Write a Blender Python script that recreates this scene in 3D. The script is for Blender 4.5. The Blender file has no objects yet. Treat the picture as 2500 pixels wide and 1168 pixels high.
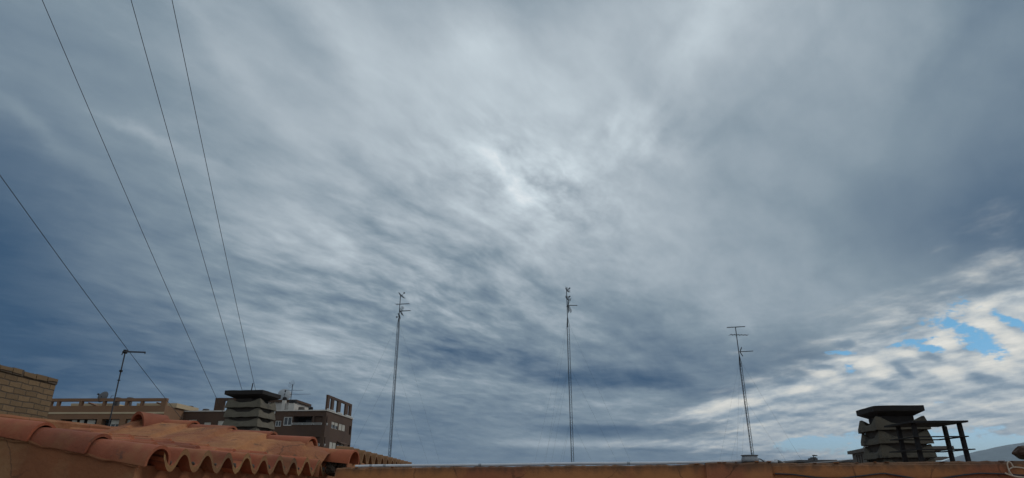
import bpy, bmesh, math, random
from mathutils import Vector, Matrix, noise as mnoise
R = math.radians
random.seed(7)
SC = bpy.context.scene
COL = SC.collection

# ------------------------------------------------------------------ camera
FPX, PITCH, EYE = 1526.0, R(21.5), Vector((0, 0, 1.5))
cam_d = bpy.data.cameras.new('camera'); cam = bpy.data.objects.new('camera', cam_d); COL.objects.link(cam)
cam.location = EYE; cam.rotation_euler = (R(90) + PITCH, 0, 0)
cam_d.sensor_width = 36; cam_d.lens = 36 * FPX / 2500
cam_d.clip_start = 0.05; cam_d.clip_end = 40000
SC.camera = cam
SC.view_settings.view_transform = 'Standard'; SC.view_settings.look = 'None'
SC.view_settings.exposure = 0; SC.view_settings.gamma = 1

CF = Vector((0, math.cos(PITCH), math.sin(PITCH))); CU = Vector((0, -math.sin(PITCH), math.cos(PITCH))); CR = Vector((1, 0, 0))
def ray(px, py):
    return CF + CR * ((px - 1250) / FPX) - CU * ((py - 584) / FPX)
def at(px, py, Y):                      # the point of the place that a survey ray meets at distance Y north of the eye
    d = ray(px, py); return EYE + d * (Y / d.y)
def on_plane(px, py, p0, n):
    d = ray(px, py); return EYE + d * ((p0 - EYE).dot(n) / d.dot(n))

# ------------------------------------------------------------------ world: clear sky with a broken cloud deck
SUN_EL, SUN_AZ = R(42), R(62)           # azimuth clockwise from +Y
W = bpy.data.worlds.new('World'); SC.world = W; W.use_nodes = True
NT = W.node_tree; NT.nodes.clear()
class G:
    def __init__(s, nt): s.t = nt
    def n(s, typ, **kw):
        x = s.t.nodes.new(typ)
        for k, v in kw.items(): setattr(x, k, v)
        return x
    def put(s, sock, v):
        if isinstance(v, bpy.types.NodeSocket): s.t.links.new(v, sock)
        elif v is not None: sock.default_value = v
    def m(s, op, a, b=None, c=None, clamp=False):
        x = s.n('ShaderNodeMath', operation=op, use_clamp=clamp)
        for i, v in enumerate((a, b, c)): s.put(x.inputs[i], v)
        return x.outputs[0]
    def v(s, op, a, b=None, scale=None):
        x = s.n('ShaderNodeVectorMath', operation=op)
        s.put(x.inputs[0], a); s.put(x.inputs[1], b)
        if scale is not None: s.put(x.inputs['Scale'], scale)
        return x.outputs['Value'] if op in ('DOT_PRODUCT', 'LENGTH', 'DISTANCE') else x.outputs['Vector']
    def map(s, vec, loc=(0,0,0), rot=(0,0,0), sc=(1,1,1), typ='POINT'):
        x = s.n('ShaderNodeMapping', vector_type=typ)
        s.put(x.inputs['Vector'], vec); x.inputs['Location'].default_value = loc
        x.inputs['Rotation'].default_value = rot; x.inputs['Scale'].default_value = sc
        return x.outputs[0]
    def noise(s, vec, scale, detail=5, rough=.5, dist=0, out='Fac'):
        x = s.n('ShaderNodeTexNoise'); s.put(x.inputs['Vector'], vec)
        for k, q in (('Scale', scale), ('Detail', detail), ('Roughness', rough), ('Distortion', dist)): s.put(x.inputs[k], q)
        return x.outputs[out]
    def step(s, x, lo, hi, a=0., b=1.):
        q = s.n('ShaderNodeMapRange', interpolation_type='SMOOTHSTEP'); s.put(q.inputs['Value'], x)
        for k, w in (('From Min', lo), ('From Max', hi), ('To Min', a), ('To Max', b)): s.put(q.inputs[k], w)
        return q.outputs['Result']
    def mix(s, f, a, b, blend='MIX'):
        x = s.n('ShaderNodeMix', data_type='RGBA', blend_type=blend)
        s.put(x.inputs[0], f); s.put(x.inputs[6], a); s.put(x.inputs[7], b)
        return x.outputs[2]
    def ramp(s, f, stops):
        x = s.n('ShaderNodeValToRGB'); s.put(x.inputs[0], f); e = x.color_ramp.elements
        while len(e) < len(stops): e.new(0.5)
        for q, (p, c) in zip(e, stops): q.position = p; q.color = (*c, 1)
        return x.outputs[0]
def lin(r, g, b): return tuple(((c / 255 + .055) / 1.055) ** 2.4 if c > 10 else c / 255 / 12.92 for c in (r, g, b))

g = G(NT); BACK_FILL = .24                     # unseen sky behind the viewer, brightened to lift the foreground
DIR = g.v('NORMALIZE', g.n('ShaderNodeTexCoord').outputs['Generated'])
def wob(freq, amt): return g.v('SCALE', g.v('SUBTRACT', g.noise(DIR, freq, 5, .6, out='Color'), (.5, .5, .5)), scale=amt)
DIR0 = DIR
s0 = g.n('ShaderNodeSeparateXYZ'); g.put(s0.inputs[0], DIR0)
DIR = g.v('ADD', DIR0, g.v('MULTIPLY', g.v('ADD', wob(9., .055), wob(30., .020)), (1., 1., .8)))
DIR = g.v('ADD', DIR0, g.v('SCALE', g.v('SUBTRACT', DIR, DIR0), scale=g.step(s0.outputs[2], .03, .40, .22, 1.)))
LAST = [None]
def chained():                          # DIR, but evaluated only after the previous mass: keeps the shader's stack small
    if LAST[0] is None: return DIR
    x = g.n('ShaderNodeVectorMath', operation='MULTIPLY_ADD'); g.put(x.inputs[0], LAST[0]); x.inputs[1].default_value = (1e-9,) * 3; g.put(x.inputs[2], DIR)
    return x.outputs[0]
def blob(acc, cx, cy, rx, ry, ang, amp, sharp=0):
    """One soft cloud mass on the sky sphere, centred on a bearing, rx by ry wide, turned by ang."""
    d = ray(cx, cy); k = d.length; c = d.normalized()
    a = R(ang)
    e1 = CR * math.cos(a) - CU * math.sin(a)
    t1 = (e1 - c * e1.dot(c)).normalized(); t2 = c.cross(t1)
    M = Matrix((t1, t2, c)).transposed()
    s1, s2 = rx / FPX / k, ry / FPX / k
    v = g.map(chained(), loc=c, rot=M.to_euler('XYZ'), sc=(s1, s2, max(s1, s2) * 1.2), typ='TEXTURE')
    q = g.v('DOT_PRODUCT', v, v)
    e = g.m('POWER', .3679, g.m('POWER', q, 1.8) if sharp else q)
    LAST[0] = g.m('MULTIPLY_ADD', e, amp, acc); return LAST[0]
def field(base, blobs):
    acc = base
    for b in blobs: acc = blob(acc, *b)
    return acc

# brightness of the deck (display grey), big masses first, then single clouds
DECK = [
 (1350, 480, 520, 330, 25, .20), (1720, 30, 360, 190, -20, .17), (1150, 150, 520, 260, 20, .10),
 (2050, 250, 420, 330, 70, .07), (430, 60, 420, 190, 10, .045), (820, 330, 330, 330, 30, .06),
 (-80, 650, 230, 340, 0, -.19), (420, 640, 380, 160, 20, -.01), (650, 520, 300, 120, 25, .05), (700, 640, 300, 90, 20, .05), (2460, 560, 260, 150, -10, -.13), (2430, 330, 130, 240, 8, -.05), (230, 900, 330, 120, 0, -.13),
 (2130, 490, 80, 60, -20, -.05),
 (760, 850, 260, 60, 14, .13), (620, 790, 200, 26, 18, .06), (900, 950, 120, 28, 10, .08), (1090, 930, 150, 30, 6, .10),
 (900, 430, 110, 30, 33, -.06), (890, 540, 90, 26, 28, -.07), (1150, 690, 130, 24, 38, -.05), (1330, 690, 170, 26, 28, -.05), (980, 600, 320, 160, 20, .05),
 (1190, 870, 230, 45, 3, -.12), (1560, 800, 170, 60, 20, -.06), (1020, 1000, 120, 30, 4, -.05),
 (1480, 925, 200, 24, 2, -.18, 1), (1600, 940, 110, 12, 4, -.05, 1), (1720, 962, 100, 14, -6, -.08, 1), (1450, 1050, 170, 15, 2, -.16, 1), (1750, 880, 260, 60, 0, -.08),
 (1640, 1015, 200, 12, -4, .05), (1080, 1085, 160, 12, 3, -.06), (1330, 1082, 190, 10, 0, .14), (1640, 1084, 190, 9, 0, .14), (1480, 985, 200, 12, -2, .08), (1230, 1045, 150, 14, 0, .06), (1590, 1100, 60, 4, 0, -.10),
 (1215, 385, 60, 26, 35, .09), (1265, 440, 60, 26, 40, .08), (1375, 400, 55, 30, 35, .07), (1410, 450, 40, 20, 30, .06), (1270, 480, 55, 35, 40, .10), (1540, 320, 35, 65, 28, .11), (1590, 345, 25, 45, 30, .12), (1500, 300, 18, 45, 28, .07),
 (1650, 370, 60, 45, 0, .06), (1150, 520, 70, 22, 25, .07), (1300, 440, 40, 30, 0, -.06), (1180, 110, 70, 50, 20, .06),
 (1740, 60, 130, 60, -50, .06), (2020, 400, 240, 40, 22, -.015), (1960, 520, 180, 36, 24, -.035),
 (60, 290, 150, 22, 33, .07), (340, 320, 90, 16, 26, .08), (560, 140, 240, 30, 48, .05), (800, 40, 160, 40, 55, .05), (760, 140, 130, 40, 50, -.05),
 (2330, 120, 40, 200, 18, -.03), (2060, 730, 330, 75, -16, .07), (1850, 660, 200, 60, 0, .02),
]
deck = field(.50, DECK + [(-2000, 300, 2600, 2500, 0, .0)])
# where the deck is open to the low sun and to the clear sky
OPEN = field(0., [(2400, 868, 460, 185, -17, 1.1), (2250, 1010, 420, 90, 0, .75), (1960, 1000, 180, 42, -20, .45), (2450, 1080, 450, 60, 0, .7), (1800, 996, 190, 20, -7, .75), (1650, 1085, 260, 14, 0, .45)])
BLUE = field(0., [(2335, 804, 46, 14, 12, .95), (2398, 846, 46, 22, 24, 1.15), (2470, 787, 52, 14, 24, 1.15), (2230, 800, 120, 22, -16, .22), (2270, 851, 30, 10, 6, 1.0, 1), (2222, 838, 56, 8, -12, .8, 1),
                  (2047, 861, 34, 7, 4, .9, 1), (2074, 902, 14, 11, 40, .7), (2330, 758, 26, 46, 30, .38), (2345, 1090, 330, 42, 0, 1.3, 1), (1975, 1080, 80, 16, -3, 1.1, 1), (2150, 880, 140, 30, -8, .2),
                  (2470, 1055, 60, 7, -6, -.9), (2290, 985, 22, 6, 0, .6)])
LITF = field(0., [(2308, 842, 40, 26, 30, .20, 1), (2425, 810, 46, 18, 20, .16, 1), (2455, 866, 60, 36, -20, .20, 1), (2130, 902, 38, 20, 22, .20, 1), (2320, 916, 44, 19, 16, .20, 1), (2015, 920, 42, 17, 16, .18, 1),
                  (2055, 876, 26, 8, 6, .12, 1), (2225, 866, 44, 10, 6, .14, 1), (1955, 950, 36, 11, -6, .16, 1), (2372, 786, 40, 13, -22, .12, 1), (2398, 750, 36, 14, -32, .14, 1), (2455, 722, 50, 11, -10, .12, 1), (1800, 985, 70, 13, -6, .16, 1), (1720, 1000, 60, 9, -4, .12),
                  (2055, 838, 26, 11, 0, -.24, 1), (2203, 906, 26, 11, 34, -.22, 1), (2400, 926, 48, 13, 6, -.20, 1), (2165, 942, 34, 10, 4, -.16, 1), (2000, 898, 32, 7, 4, -.20, 1), (1915, 930, 26, 9, 4, -.16, 1), (1998, 872, 26, 7, 4, -.16, 1), (2272, 872, 26, 8, 10, -.18, 1),
                  (2200, 965, 130, 9, 0, -.10), (1900, 1015, 160, 10, -3, -.10), (2100, 1000, 160, 8, -3, .08), (1750, 1062, 140, 9, 0, .10), (2440, 985, 90, 10, 0, .08)])
FINF = field(.28, [(1310, 440, 220, 100, 25, 1.25), (1560, 330, 130, 70, 0, .5), (1200, 780, 500, 150, 10, .25)])
AMP = field(.75, [(-50, 650, 300, 400, 0, -.35), (1000, 700, 480, 260, 20, .5), (1300, 430, 300, 160, 10, .35), (2200, 450, 480, 360, 0, -.5), (500, 150, 500, 220, 0, -.2)])
RIP = field(.35, [(750, 780, 480, 220, 10, .75), (1150, 650, 380, 220, 20, .5)])
ALT = field(0.05, [(1560, 320, 160, 90, 0, .8), (1720, 90, 260, 130, 0, .45)])
# cloud plane: the deck seen in perspective
sx = g.n('ShaderNodeSeparateXYZ'); DIR = DIR0; g.put(sx.inputs[0], DIR)
zz = g.m('ADD', g.m('MAXIMUM', sx.outputs[2], 0.), .16)
cx = g.n('ShaderNodeCombineXYZ'); g.put(cx.inputs[0], g.m('DIVIDE', sx.outputs[0], zz)); g.put(cx.inputs[1], g.m('DIVIDE', sx.outputs[1], zz))
PL = cx.outputs[0]
wv = g.v('SCALE', g.v('SUBTRACT', g.noise(PL, 1.6, 4, .55, out='Color'), (.5, .5, .5)), scale=.16)
PW = g.v('ADD', PL, wv)
def streaks(head, across, along, detail, rough, off=0., src=None):
    q = g.map(src or PW, loc=(off, off, 0), rot=(0, 0, -R(head)), sc=(1 / across, 1 / along, 1), typ='TEXTURE')
    return g.noise(q, 1., detail, rough)
n_big = streaks(22, 1.2, .8, 4, .5)
n_mid = streaks(32, 3.6, 1.9, 6, .58, 3.)
n_rip = streaks(35, 10., 4.4, 5, .56, 7.)
n_fin = streaks(33, 16., 8., 5, .6, 1.)
n_alt = streaks(-15, 10., 2.4, 4, .5, 5.)
puf = lambda ox, oy, k: streaks(-22, 6.5 * k, 4.6 * k, 6, .55, 0., g.v('ADD', PW, (ox, oy, 0)))
n_puf = puf(0, 0, .75)
c0 = lambda n, a: g.m('MULTIPLY', g.m('SUBTRACT', n, .5), a)
det = g.m('ADD', c0(n_big, .16), c0(n_mid, .24))
det = g.m('ADD', det, g.m('MULTIPLY', FINF, c0(n_fin, .34)))
det = g.m('ADD', det, g.m('MULTIPLY', RIP, c0(n_rip, .40)))
det = g.m('ADD', det, g.m('MULTIPLY', ALT, c0(n_alt, .50)))
deckv = g.m('ADD', deck, g.m('MULTIPLY', det, AMP))
hz = g.v('MULTIPLY', DIR, (7., 7., 60.))
n_hor = g.noise(g.v('ADD', hz, g.v('SCALE', g.v('SUBTRACT', g.noise(g.v('MULTIPLY', DIR, (6., 6., 25.)), 1., 3, .5, out='Color'), (.5, .5, .5)), scale=1.5)), 1.0, 6, .52)
low = g.step(sx.outputs[2], .06, .30, 1., 0.)
deckv = g.m('ADD', deckv, g.m('MULTIPLY', low, g.m('ADD', c0(n_hor, .26), g.m('MULTIPLY', g.step(n_hor, .50, .60), -.07))))
back = g.step(sx.outputs[1], .35, -.35)
deckv = g.m('ADD', deckv, g.m('MULTIPLY', back, BACK_FILL))
deckc = g.ramp(deckv, [(0.0, lin(20, 45, 75)), (.30, lin(50, 80, 110)), (.42, lin(90, 111, 132)), (.56, lin(129, 146, 159)), (.70, lin(171, 183, 192)), (.85, lin(206, 218, 225)), (1.0, lin(240, 244, 246))])
# lit puffs under the edge of the deck
n_lo = puf(.030, .060, .75)
n_frg = g.noise(g.v('ADD', g.v('MULTIPLY', DIR, (85., 85., 190.)), g.v('SCALE', wv, scale=6.)), 1., 6, .62)
lit = g.m('ADD', g.m('ADD', .64, g.m('MULTIPLY', LITF, 1.35)), g.m('ADD', c0(n_puf, .30), g.m('ADD', c0(n_frg, .22), g.m('MULTIPLY', g.m('SUBTRACT', n_puf, n_lo), .75))))
pufc = g.ramp(lit, [(0.3, lin(112, 134, 155)), (.52, lin(146, 162, 175)), (.70, lin(188, 196, 200)), (.86, lin(218, 219, 214)), (1.0, lin(236, 234, 226))])
opn = g.step(g.m('ADD', OPEN, c0(n_puf, 1.1)), .18, .82)
cloud = g.mix(opn, deckc, pufc)
sky = g.n('ShaderNodeTexSky', sky_type='NISHITA', sun_disc=False)
sky.sun_elevation = SUN_EL; sky.sun_rotation = SUN_AZ; sky.altitude = 300; sky.air_density = 1.0; sky.dust_density = .6; sky.ozone_density = 2.0
STR = .065
clear = g.v('MULTIPLY', sky.outputs[0], g.mix(g.step(sx.outputs[2], .03, .22), (.80, 1.06, 1.42, 1), (.56, 1.05, 1.22, 1)))
blu = g.m('MULTIPLY', g.step(g.m('SUBTRACT', g.m('SUBTRACT', BLUE, c0(n_puf, 1.6)), c0(n_frg, 2.8)), .22, 1.05), g.step(BLUE, .12, .35))
cl10 = g.v('SCALE', cloud, scale=1 / STR)
col = g.mix(blu, cl10, clear)
bg = g.n('ShaderNodeBackground'); g.put(bg.inputs[0], col); bg.inputs[1].default_value = STR
g.put(g.n('ShaderNodeOutputWorld').inputs[0], bg.outputs[0])

sl = bpy.data.lights.new('sun', 'SUN'); so = bpy.data.objects.new('sun', sl); COL.objects.link(so)
sl.energy = 1.1; sl.angle = R(14); sl.color = (1, .95, .88)
sd = Vector((math.sin(SUN_AZ) * math.cos(SUN_EL), math.cos(SUN_AZ) * math.cos(SUN_EL), math.sin(SUN_EL)))
so.rotation_euler = sd.to_track_quat('Z', 'Y').to_euler()
W.cycles.sampling_method = 'MANUAL'; W.cycles.sample_map_resolution = 512

# ------------------------------------------------------------------ materials
def mat(name, rgb, rough=.85, metal=0., var=.25, scale=6., bump=.3, bscale=40., spots=None, tint=None, coord='Object', stripes=None):
    """rgb linear; noise mottling, optional dark spots (threshold, colour, scale) and a second tint (colour, scale)."""
    m = bpy.data.materials.new(name); m.use_nodes = True; t = m.node_tree; b = t.nodes['Principled BSDF']; q = G(t)
    co = q.n('ShaderNodeTexCoord').outputs[coord]
    f = q.noise(co, scale, 6, .6)
    col = q.mix(f, tuple(c * (1 - var) for c in rgb) + (1,), tuple(min(1, c * (1 + var)) for c in rgb) + (1,))
    if tint:
        tf = q.step(q.noise(co, tint[1], 5, .6), .45, .62)
        col = q.mix(tf, col, (*tint[0], 1))
    if spots:
        sf = q.step(q.noise(co, spots[2], 6, .65), spots[0], spots[0] + .12)
        col = q.mix(sf, col, (*spots[1], 1))
    q.put(b.inputs['Base Color'], col)
    b.inputs['Roughness'].default_value = rough; b.inputs['Metallic'].default_value = metal
    if bump:
        bp = q.n('ShaderNodeBump'); bp.inputs['Strength'].default_value = bump; bp.inputs['Distance'].default_value = .02
        q.put(bp.inputs['Height'], q.noise(co, bscale, 5, .6)); q.put(b.inputs['Normal'], bp.outputs[0])
    return m
M = {}
M['tile'] = mat('terracotta tile', (.28, .078, .034), .85, var=.5, scale=5, bump=.25, bscale=60, spots=(.62, (.10, .055, .035), 7), tint=((.30, .115, .048), 3))
M['tile_pale'] = mat('weathered ochre tile', (.19, .095, .036), .85, var=.35, scale=6, bscale=60, spots=(.60, (.09, .055, .03), 6))
M['mortar'] = mat('ochre bedding mortar', (.33, .136, .050), .9, var=.55, scale=4, bump=.9, bscale=14, tint=((.24, .082, .034), 2.2), spots=(.60, (.10, .05, .028), 5))
M['stucco_red'] = mat('red ochre render', (.22, .078, .030), .9, var=.4, scale=3, bump=.5, bscale=25, tint=((.27, .135, .06), 1.6), spots=(.68, (.08, .04, .025), 4))
M['tower'] = None
M['concrete_backlit'] = mat('shaded soot stained concrete', (.082, .069, .050), .95, var=.45, scale=5, bump=.5, bscale=35, spots=(.52, (.025, .022, .018), 3))  # weathered concrete with the backlit shade put into its colour, plus soot spots
M['concrete'] = mat('weathered concrete', (.115, .10, .074), .95, var=.35, scale=5, bump=.5, bscale=35, spots=(.56, (.07, .062, .05), 4))
M['soot'] = mat('sooty concrete', (.05, .042, .036), .95, var=.5, scale=6, bump=.4, spots=(.63, (.13, .11, .08), 3))
M['dirt'] = mat('dark brown silt', (.035, .02, .011), .95, var=.5, scale=20, bump=.6)
M['soot_brown'] = mat('dark tarred slab', (.014, .011, .010), .9, var=.5, scale=5, bump=.3)
M['black_metal'] = mat('blackened sheet metal', (.012, .011, .012), .9, 0., var=.5, scale=8, bump=.1)
M['steel'] = mat('grey galvanised steel', (.018, .021, .027), .8, .0, var=.3, scale=3, bump=0)
M['wire'] = mat('black cable', (.03, .034, .042), .7, var=.2, bump=0)
M['pvc'] = mat('grey plastic conduit', (.56, .58, .61), .5, var=.15, scale=9, bump=.1, spots=(.66, (.2, .19, .18), 12))
M['plastic'] = mat('grey plastic', (.26, .28, .30), .45, var=.2, scale=14, bump=.1)
M['plastic_dark'] = mat('dark grey plastic', (.07, .075, .08), .5, var=.2, bump=.1)
M['cord'] = mat('pale cord', (.52, .43, .34), .9, var=.25, scale=30, bump=.3, bscale=200)
M['clay'] = mat('dark burnt clay', (.06, .028, .016), .9, var=.5, scale=14, bump=.8, bscale=40, tint=((.03, .032, .018), 8))
M['brown_brick'] = mat('dark brown brick', (.075, .040, .024), .9, var=.2, scale=.5, bump=.0, tint=((.06, .032, .02), .25))
M['white_wall'] = mat('white plaster', (.50, .47, .43), .9, var=.12, scale=.6, bump=0)
M['white_trim'] = mat('white painted frame', (.47, .47, .45), .6, var=.08, bump=0)
M['shutter'] = mat('cream roller blind', (.40, .38, .33), .7, var=.06, scale=2, bump=0)
M['dark_in'] = mat('dark interior', (.02, .018, .018), .9, var=.3, scale=1, bump=0)
M['orange_brick'] = mat('orange brown brick', (.19, .10, .052), .9, var=.15, scale=.5, bump=0)
M['cream'] = mat('cream render', (.46, .36, .23), .9, var=.1, scale=.5, bump=0)
M['slate'] = mat('far grey roof', (.10, .095, .095), .9, var=.2, scale=1, bump=0)
M['tan_far'] = mat('far tan render', (.12, .10, .085), .9, var=.15, scale=.6, bump=0)
M['earth'] = mat('dusty ground', (.16, .13, .10), .95, var=.3, scale=.02, bump=0)
M['floor'] = mat('terrace floor tile', (.24, .11, .07), .8, var=.2, scale=2, bump=.1)
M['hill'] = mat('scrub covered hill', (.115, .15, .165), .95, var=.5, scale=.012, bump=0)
def glass(name, rgb):
    m = bpy.data.materials.new(name); m.use_nodes = True; b = m.node_tree.nodes['Principled BSDF']; q = G(m.node_tree)
    co = q.n('ShaderNodeTexCoord').outputs['Object']
    q.put(b.inputs['Base Color'], q.mix(q.noise(co, 1.2, 3), (*[c * .6 for c in rgb], 1), (*rgb, 1)))
    b.inputs['Roughness'].default_value = .08; b.inputs['Specular IOR Level'].default_value = .6
    return m
M['glass'] = glass('dark window glass', (.02, .022, .026))
def add_tones(m, lo=.62, hi=1.28):       # every tile its own firing: tone per tile and per object
    t = m.node_tree; b = t.nodes['Principled BSDF']; q = G(t); src = b.inputs['Base Color'].links[0].from_socket
    a = q.n('ShaderNodeAttribute', attribute_name='tone').outputs['Fac']; r = q.m('FRACT', q.m('ADD', a, q.n('ShaderNodeObjectInfo').outputs['Random']))
    f = q.ramp(r, [(0, (lo, lo * .95, lo * .95)), (.35, (.95, .95, 1)), (.7, (1.1, 1.0, .92)), (1, (hi, hi * 1.12, hi * 1.1))])
    q.put(b.inputs['Base Color'], q.mix(1., src, f, 'MULTIPLY'))
add_tones(M['tile']); add_tones(M['tile_pale'])
def add_cracks(m, scale, width, seed):
    t = m.node_tree; b = t.nodes['Principled BSDF']; q = G(t); src = b.inputs['Base Color'].links[0].from_socket
    co = q.n('ShaderNodeTexCoord').outputs['Object']
    w = q.v('ADD', q.v('ADD', co, (seed, seed, 0)), q.v('SCALE', q.v('SUBTRACT', q.noise(co, 4, 5, .6, out='Color'), (.5, .5, .5)), scale=.16))
    vo = q.n('ShaderNodeTexVoronoi', feature='DISTANCE_TO_EDGE'); q.put(vo.inputs['Vector'], w); vo.inputs['Scale'].default_value = scale
    k = q.m('MULTIPLY', q.step(vo.outputs['Distance'], width, width * .3), q.step(q.noise(co, 1.7, 3), .46, .58))
    q.put(b.inputs['Base Color'], q.mix(q.m('MULTIPLY', k, .55), src, (.05, .025, .014, 1)))
add_cracks(M['stucco_red'], 2.6, .016, 3.)
add_cracks(M['mortar'], 2.2, .012, 8.)
# coarse tan block masonry with raked joints
def block_mat():
    m = bpy.data.materials.new('tan block masonry'); m.use_nodes = True; t = m.node_tree; b = t.nodes['Principled BSDF']; q = G(t)
    uv = q.n('ShaderNodeUVMap', uv_map='UVMap').outputs[0]
    w = q.v('ADD', uv, q.v('SCALE', q.v('SUBTRACT', q.noise(uv, 5, 3, .5, out='Color'), (.5, .5, .5)), scale=.035))
    br = q.n('ShaderNodeTexBrick'); q.put(br.inputs['Vector'], w)
    br.offset = .5; br.inputs['Color1'].default_value = (.13, .082, .042, 1); br.inputs['Color2'].default_value = (.19, .122, .064, 1); br.inputs['Mortar'].default_value = (.085, .06, .04, 1)
    for k, v in (('Scale', 1), ('Mortar Size', .008), ('Mortar Smooth', .5), ('Brick Width', .215), ('Row Height', .069)): br.inputs[k].default_value = v
    n = q.noise(uv, 9, 6, .65)
    col = q.mix(.5, br.outputs[0], q.mix(n, (.3, .3, .3, 1), (.75, .72, .66, 1)), 'OVERLAY')
    q.put(b.inputs['Base Color'], col); b.inputs['Roughness'].default_value = .95
    h = q.m('SUBTRACT', q.m('MULTIPLY', q.noise(uv, 30, 5, .6), .5), br.outputs['Fac'])
    bp = q.n('ShaderNodeBump'); bp.inputs['Strength'].default_value = .9; bp.inputs['Distance'].default_value = .015
    q.put(bp.inputs['Height'], h); q.put(b.inputs['Normal'], bp.outputs[0])
    return m
M['tower'] = block_mat()
# parapet render: sandy coat, dark grime that hangs from the top edge, red patches
def parapet_mat():
    m = bpy.data.materials.new('sandy orange render'); m.use_nodes = True; t = m.node_tree; b = t.nodes['Principled BSDF']; q = G(t)
    co = q.n('ShaderNodeTexCoord').outputs['Object']
    s = q.n('ShaderNodeSeparateXYZ'); q.put(s.inputs[0], co)
    n1 = q.noise(co, 2.5, 6, .6); n2 = q.noise(q.map(co, sc=(9, 9, 3)), 1, 6, .65)
    col = q.mix(n1, (.32, .130, .048, 1), (.47, .205, .078, 1))
    col = q.mix(q.step(q.noise(co, 1.1, 4, .5), .5, .62), col, (.32, .115, .055, 1))
    # z runs 0 at the top of the wall: grime streaks with a ragged lower edge
    gr = q.step(q.m('ADD', s.outputs[2], q.m('MULTIPLY', q.m('SUBTRACT', n2, .62), .14)), -.085, .0)
    col = q.mix(q.m('MULTIPLY', gr, .8), col, (.07, .045, .03, 1))
    cr = q.step(q.noise(q.map(co, sc=(4, 4, 1.2)), 2.2, 7, .7), .68, .74)
    col = q.mix(cr, col, (.10, .05, .03, 1))
    q.put(b.inputs['Base Color'], col); b.inputs['Roughness'].default_value = .95
    bp = q.n('ShaderNodeBump'); bp.inputs['Strength'].default_value = .6; bp.inputs['Distance'].default_value = .01
    q.put(bp.inputs['Height'], q.noise(co, 45, 6, .65)); q.put(b.inputs['Normal'], bp.outputs[0])
    return m
M['parapet'] = parapet_mat(); add_cracks(M['parapet'], 1.5, .010, 1.)

# ------------------------------------------------------------------ mesh helpers
class MB:
    def __init__(s): s.v = []; s.f = []
    def add(s, vs, fs):
        k = len(s.v); s.v += [tuple(v) for v in vs]; s.f += [tuple(i + k for i in f) for f in fs]; return s
    def box(s, x0, x1, y0, y1, z0, z1, T=None):
        vs = [Vector((x, y, z)) for z in (z0, z1) for y in (y0, y1) for x in (x0, x1)]
        if T: vs = [T @ v for v in vs]
        return s.add(vs, [(0,2,3,1), (4,5,7,6), (0,1,5,4), (2,6,7,3), (1,3,7,5), (0,4,6,2)])
    def tube(s, pts, r, n=6, r2=None, cap=True):
        pts = [Vector(p) for p in pts]; L = len(pts); vs = []; fs = []
        r2 = r if r2 is None else r2
        up = Vector((0, 0, 1)); prev = None
        for i, p in enumerate(pts):
            d = (pts[min(i + 1, L - 1)] - pts[max(i - 1, 0)]).normalized()
            if prev is None:
                a = d.cross(up) if abs(d.z) < .95 else d.cross(Vector((1, 0, 0)))
            else:
                a = prev - d * prev.dot(d)
            a.normalize(); prev = a; b = d.cross(a)
            rr = r + (r2 - r) * i / max(1, L - 1)
            vs += [p + (a * math.cos(t) + b * math.sin(t)) * rr for t in [2 * math.pi * k / n for k in range(n)]]
        for i in range(L - 1):
            for k in range(n):
                fs.append((i*n + k, i*n + (k+1) % n, (i+1)*n + (k+1) % n, (i+1)*n + k))
        if cap: fs += [tuple(range(n - 1, -1, -1)), tuple(range((L-1)*n, L*n))]
        return s.add(vs, fs)
    def lathe(s, prof, n=24, T=None):
        vs = []; fs = []
        for r, z in prof:
            vs += [Vector((r * math.cos(2*math.pi*k/n), r * math.sin(2*math.pi*k/n), z)) for k in range(n)]
        if T: vs = [T @ v for v in vs]
        for i in range(len(prof) - 1):
            for k in range(n): fs.append((i*n+k, i*n+(k+1) % n, (i+1)*n+(k+1) % n, (i+1)*n+k))
        fs += [tuple(range(n-1, -1, -1)), tuple(range((len(prof)-1)*n, len(prof)*n))]
        return s.add(vs, fs)
    def loft(s, rings, close=True, caps=True):
        n = len(rings[0]); vs = [v for r in rings for v in r]; fs = []
        for i in range(len(rings) - 1):
            for k in range(n if close else n - 1):
                fs.append((i*n+k, i*n+(k+1) % n, (i+1)*n+(k+1) % n, (i+1)*n+k))
        if caps and close: fs += [tuple(range(n-1, -1, -1)), tuple(range((len(rings)-1)*n, len(rings)*n))]
        return s.add(vs, fs)
    def build(s, name, material, parent=None, smooth=False, bevel=0, uv=None):
        me = bpy.data.meshes.new(name); me.from_pydata(s.v, [], s.f)
        b = bmesh.new(); b.from_mesh(me); bmesh.ops.recalc_face_normals(b, faces=b.faces)
        if bevel: bmesh.ops.bevel(b, geom=list(b.edges), offset=bevel, segments=2, affect='EDGES', clamp_overlap=True)
        b.to_mesh(me); b.free()
        if uv:
            l = me.uv_layers.new(name='UVMap')
            for lp in me.loops: l.data[lp.index].uv = uv(me.vertices[lp.vertex_index].co)
        me.materials.append(material)
        if smooth:
            for p in me.polygons: p.use_smooth = True
            me.set_sharp_from_angle(angle=R(50))
        o = bpy.data.objects.new(name, me); COL.objects.link(o)
        if parent: o.parent = parent
        return o
def thing(name, label, cat, loc=(0, 0, 0), rz=0., group=None):
    o = bpy.data.objects.new(name, None); COL.objects.link(o); o.empty_display_size = .2
    o.location = loc; o.rotation_euler = (0, 0, rz); return tag(o, label, cat, group)
def tag(o, label, cat, group=None):
    o['label'] = label; o['category'] = cat
    if group: o['group'] = group
    return o
def struct(o): o['kind'] = 'structure'; return o
def local(o):                              # world -> the thing's own frame
    inv = (Matrix.Translation(o.location) @ Matrix.Rotation(o.rotation_euler[2], 4, 'Z')).inverted()
    return lambda w: inv @ Vector(w)
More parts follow.
